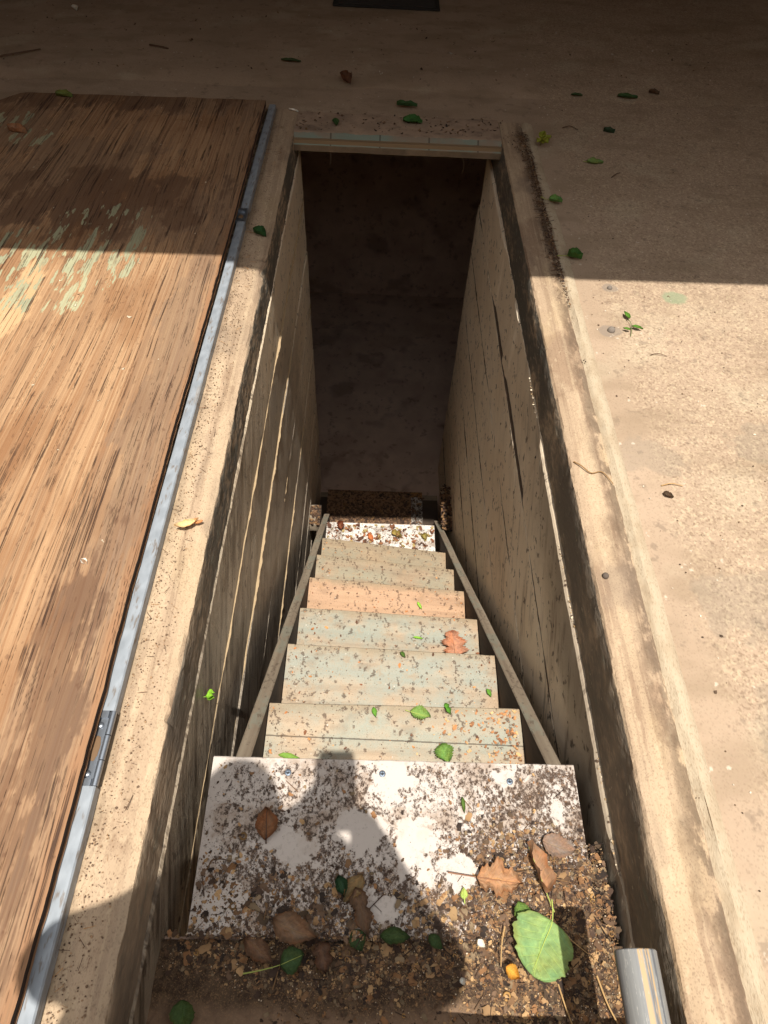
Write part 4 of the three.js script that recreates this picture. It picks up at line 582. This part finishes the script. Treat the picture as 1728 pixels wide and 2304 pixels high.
scatter('dry_needles', 'dry stem bits strewn over the landing', 'litter', GEO.needle, 500, landP(.33, 1), [.004, .013], DARK, 105);
const treadP = () => { const i = (rnd() * 6) | 0, [zl, zr, y] = TR[i], x = rr(XL + .005, XR - .005), t = (x - XL) / (XR - XL), z = zl + (zr - zl) * t + rr(.004, .262); const e = .35 + .65 * sst(.1, .3, Math.abs(x)); if (rnd() > e) return null; return [x, y + .0005, z]; };
scatter('tread_crumbs', 'tan grit and chips lying on the stair treads', 'litter', GEO.crumb, 3800, treadP, [.0005, .0018], [...PALE, ...DARK], 106);
scatter('tread_flakes', 'orange-brown leaf flakes on the stair treads', 'litter', GEO.flake, 260, treadP, [.0016, .0045], [P(200, 140, 86), P(180, 116, 66), P(130, 84, 56), P(96, 66, 48)], 107);
scatter('tread_flakes', 'orange leaf chips heaped at the right end of the uppermost tread', 'litter', GEO.flake, 190, () => { const x = .30 - Math.abs(rr(-.16, .16)) * rnd() * 1.5, z = rr(.115, .3); return [x, -.394, z]; }, [.0016, .0048], [P(190, 132, 84), P(170, 118, 78), P(140, 98, 66), P(204, 164, 116)], 108);
scatter('tread_flakes', 'brown leaf bits over the white bottom tread', 'litter', GEO.flake, 210, () => [rr(-.28, .28), -1.738, rr(-1.425, -1.27)], [.003, .012], [P(120, 76, 50), P(150, 100, 66), P(90, 60, 44), P(160, 140, 90)], 109);
scatter('joint_debris', 'dark brown needles and seed husks packed in the right curb joint', 'litter', GEO.flake, 1300, () => { const z = rr(-2.08, .7), far = sst(-.9, -1.3, z), w = .004 + .018 * far + .035 * sst(-1.8, -2.02, z); if (rnd() > far * (.5 + nz(F1, z * .8, .2)) + .06 * sst(.6, .68, nz(F1, z * .9, .7)) * rnd()) return null; return [.497 - Math.abs(rr(-1, 1)) * rnd() * w * 1.6 + .004, .0025, z]; }, [.0013, .0036], DARK, 110);
scatter('joint_needles', 'twiggy bits lying across the right curb joint', 'litter', GEO.needle, 420, () => { const z = rr(-2.08, .5), far = sst(-.9, -1.3, z); if (rnd() > far) return null; return [.494 + rr(-.03, .014), .003, z]; }, [.004, .012], DARK, 111);
scatter('curb_debris', 'dirt and dry bits along the metal strip on the left curb', 'litter', GEO.crumb, 2200, () => { const z = rr(-2.1, .76), x = -.482 + Math.pow(rnd(), 1.8) * .055; if (rnd() > .3 + .9 * nz(F1, z * .7, .3) * (z < -1.15 ? .5 : 1)) return null; return [x, .001, z]; }, [.0006, .0019], [P(112, 88, 68), P(92, 72, 56), P(140, 112, 84), P(160, 128, 96), P(120, 96, 74)], 112);
scatter('curb_needles', 'dry splinters along the left curb', 'litter', GEO.needle, 150, () => { const z = rr(-2.1, .74), x = -.482 + rnd() * .05; if (rnd() > nz(F1, z * .7, .3) * 1.4) return null; return [x, .002, z]; }, [.003, .009], [P(110, 76, 52), P(176, 128, 76), P(84, 60, 46)], 113);
scatter('curb_debris', 'leaf scraps and dirt on the far curb above the opening', 'litter', GEO.flake, 160, () => { const x = rr(-.4, .42), z = rr(-2.19, -2.02); if (rnd() > nz(F1, x * .9, .4) * 1.3) return null; return [x, .001, z]; }, [.002, .006], DARK, 114);
scatter('door_specks', 'seeds and flakes lying on the hatch door', 'litter', GEO.flake, 150, () => { const x = rr(-1.5, -.55), z = rr(-2.1, .72); return [x, .047, z]; }, [.0015, .004], [P(200, 186, 160), P(120, 90, 66), P(170, 130, 90)], 115);
scatter('slab_specks', 'bits of leaf and grit on the patio slab', 'litter', GEO.crumb, 700, () => { const x = .56 + Math.pow(rnd(), 1.6) * 1.2, z = rr(-2.9, .7); return [x, z < -2.47 ? .0125 : SLABY + .001, z]; }, [.0008, .003], [P(120, 96, 72), P(84, 66, 50), P(220, 206, 184)], 116);
scatter('porch_specks', 'bits of leaf and grit on the shaded porch floor', 'litter', GEO.flake, 260, () => [rr(-1.8, 1.5), .0135, rr(-3.3, -2.5)], [.002, .006], [...DARK, P(190, 180, 160)], 117);
scatter('cellar_rubble', 'dark debris heaped by the stair foot and on the step', 'litter', GEO.flake, 700, () => { const k = rnd(); if (k < .35) return [rr(.335, .385), -1.78 + rr(0, .05), rr(-1.72, -1.42)]; if (k < .5) return [rr(-.39, -.33), -1.748, rr(-1.55, -1.42)]; const x = rr(-.31, .25), z = -1.62 - Math.pow(rnd(), 1.7) * .22; return [x, -1.973, z]; }, [.003, .011], DARK, 118);
scatter('wall_specks', 'crumbs and husks clinging to the right stairwell wall', 'litter', GEO.crumb, 130, () => [.389, rr(-1.2, -.2), rr(-2.2, .5), 1, Math.PI / 2], [.001, .004], [...DARK, P(220, 200, 170)], 119);
scatter('ledge_crumbs', 'sunlit crumbs caught on the ledge below the right curb', 'litter', GEO.crumb, 90, () => { const z = rr(-.9, .7); if (rnd() > sst(.5, .62, nz(F1, z * .9, .6))) return null; return [.3945 + rr(-.003, .002), -.150, z]; }, [.0010, .003], [P(220, 204, 176), P(180, 150, 110), P(90, 70, 54)], 120);
renderer.render(scene, camera);
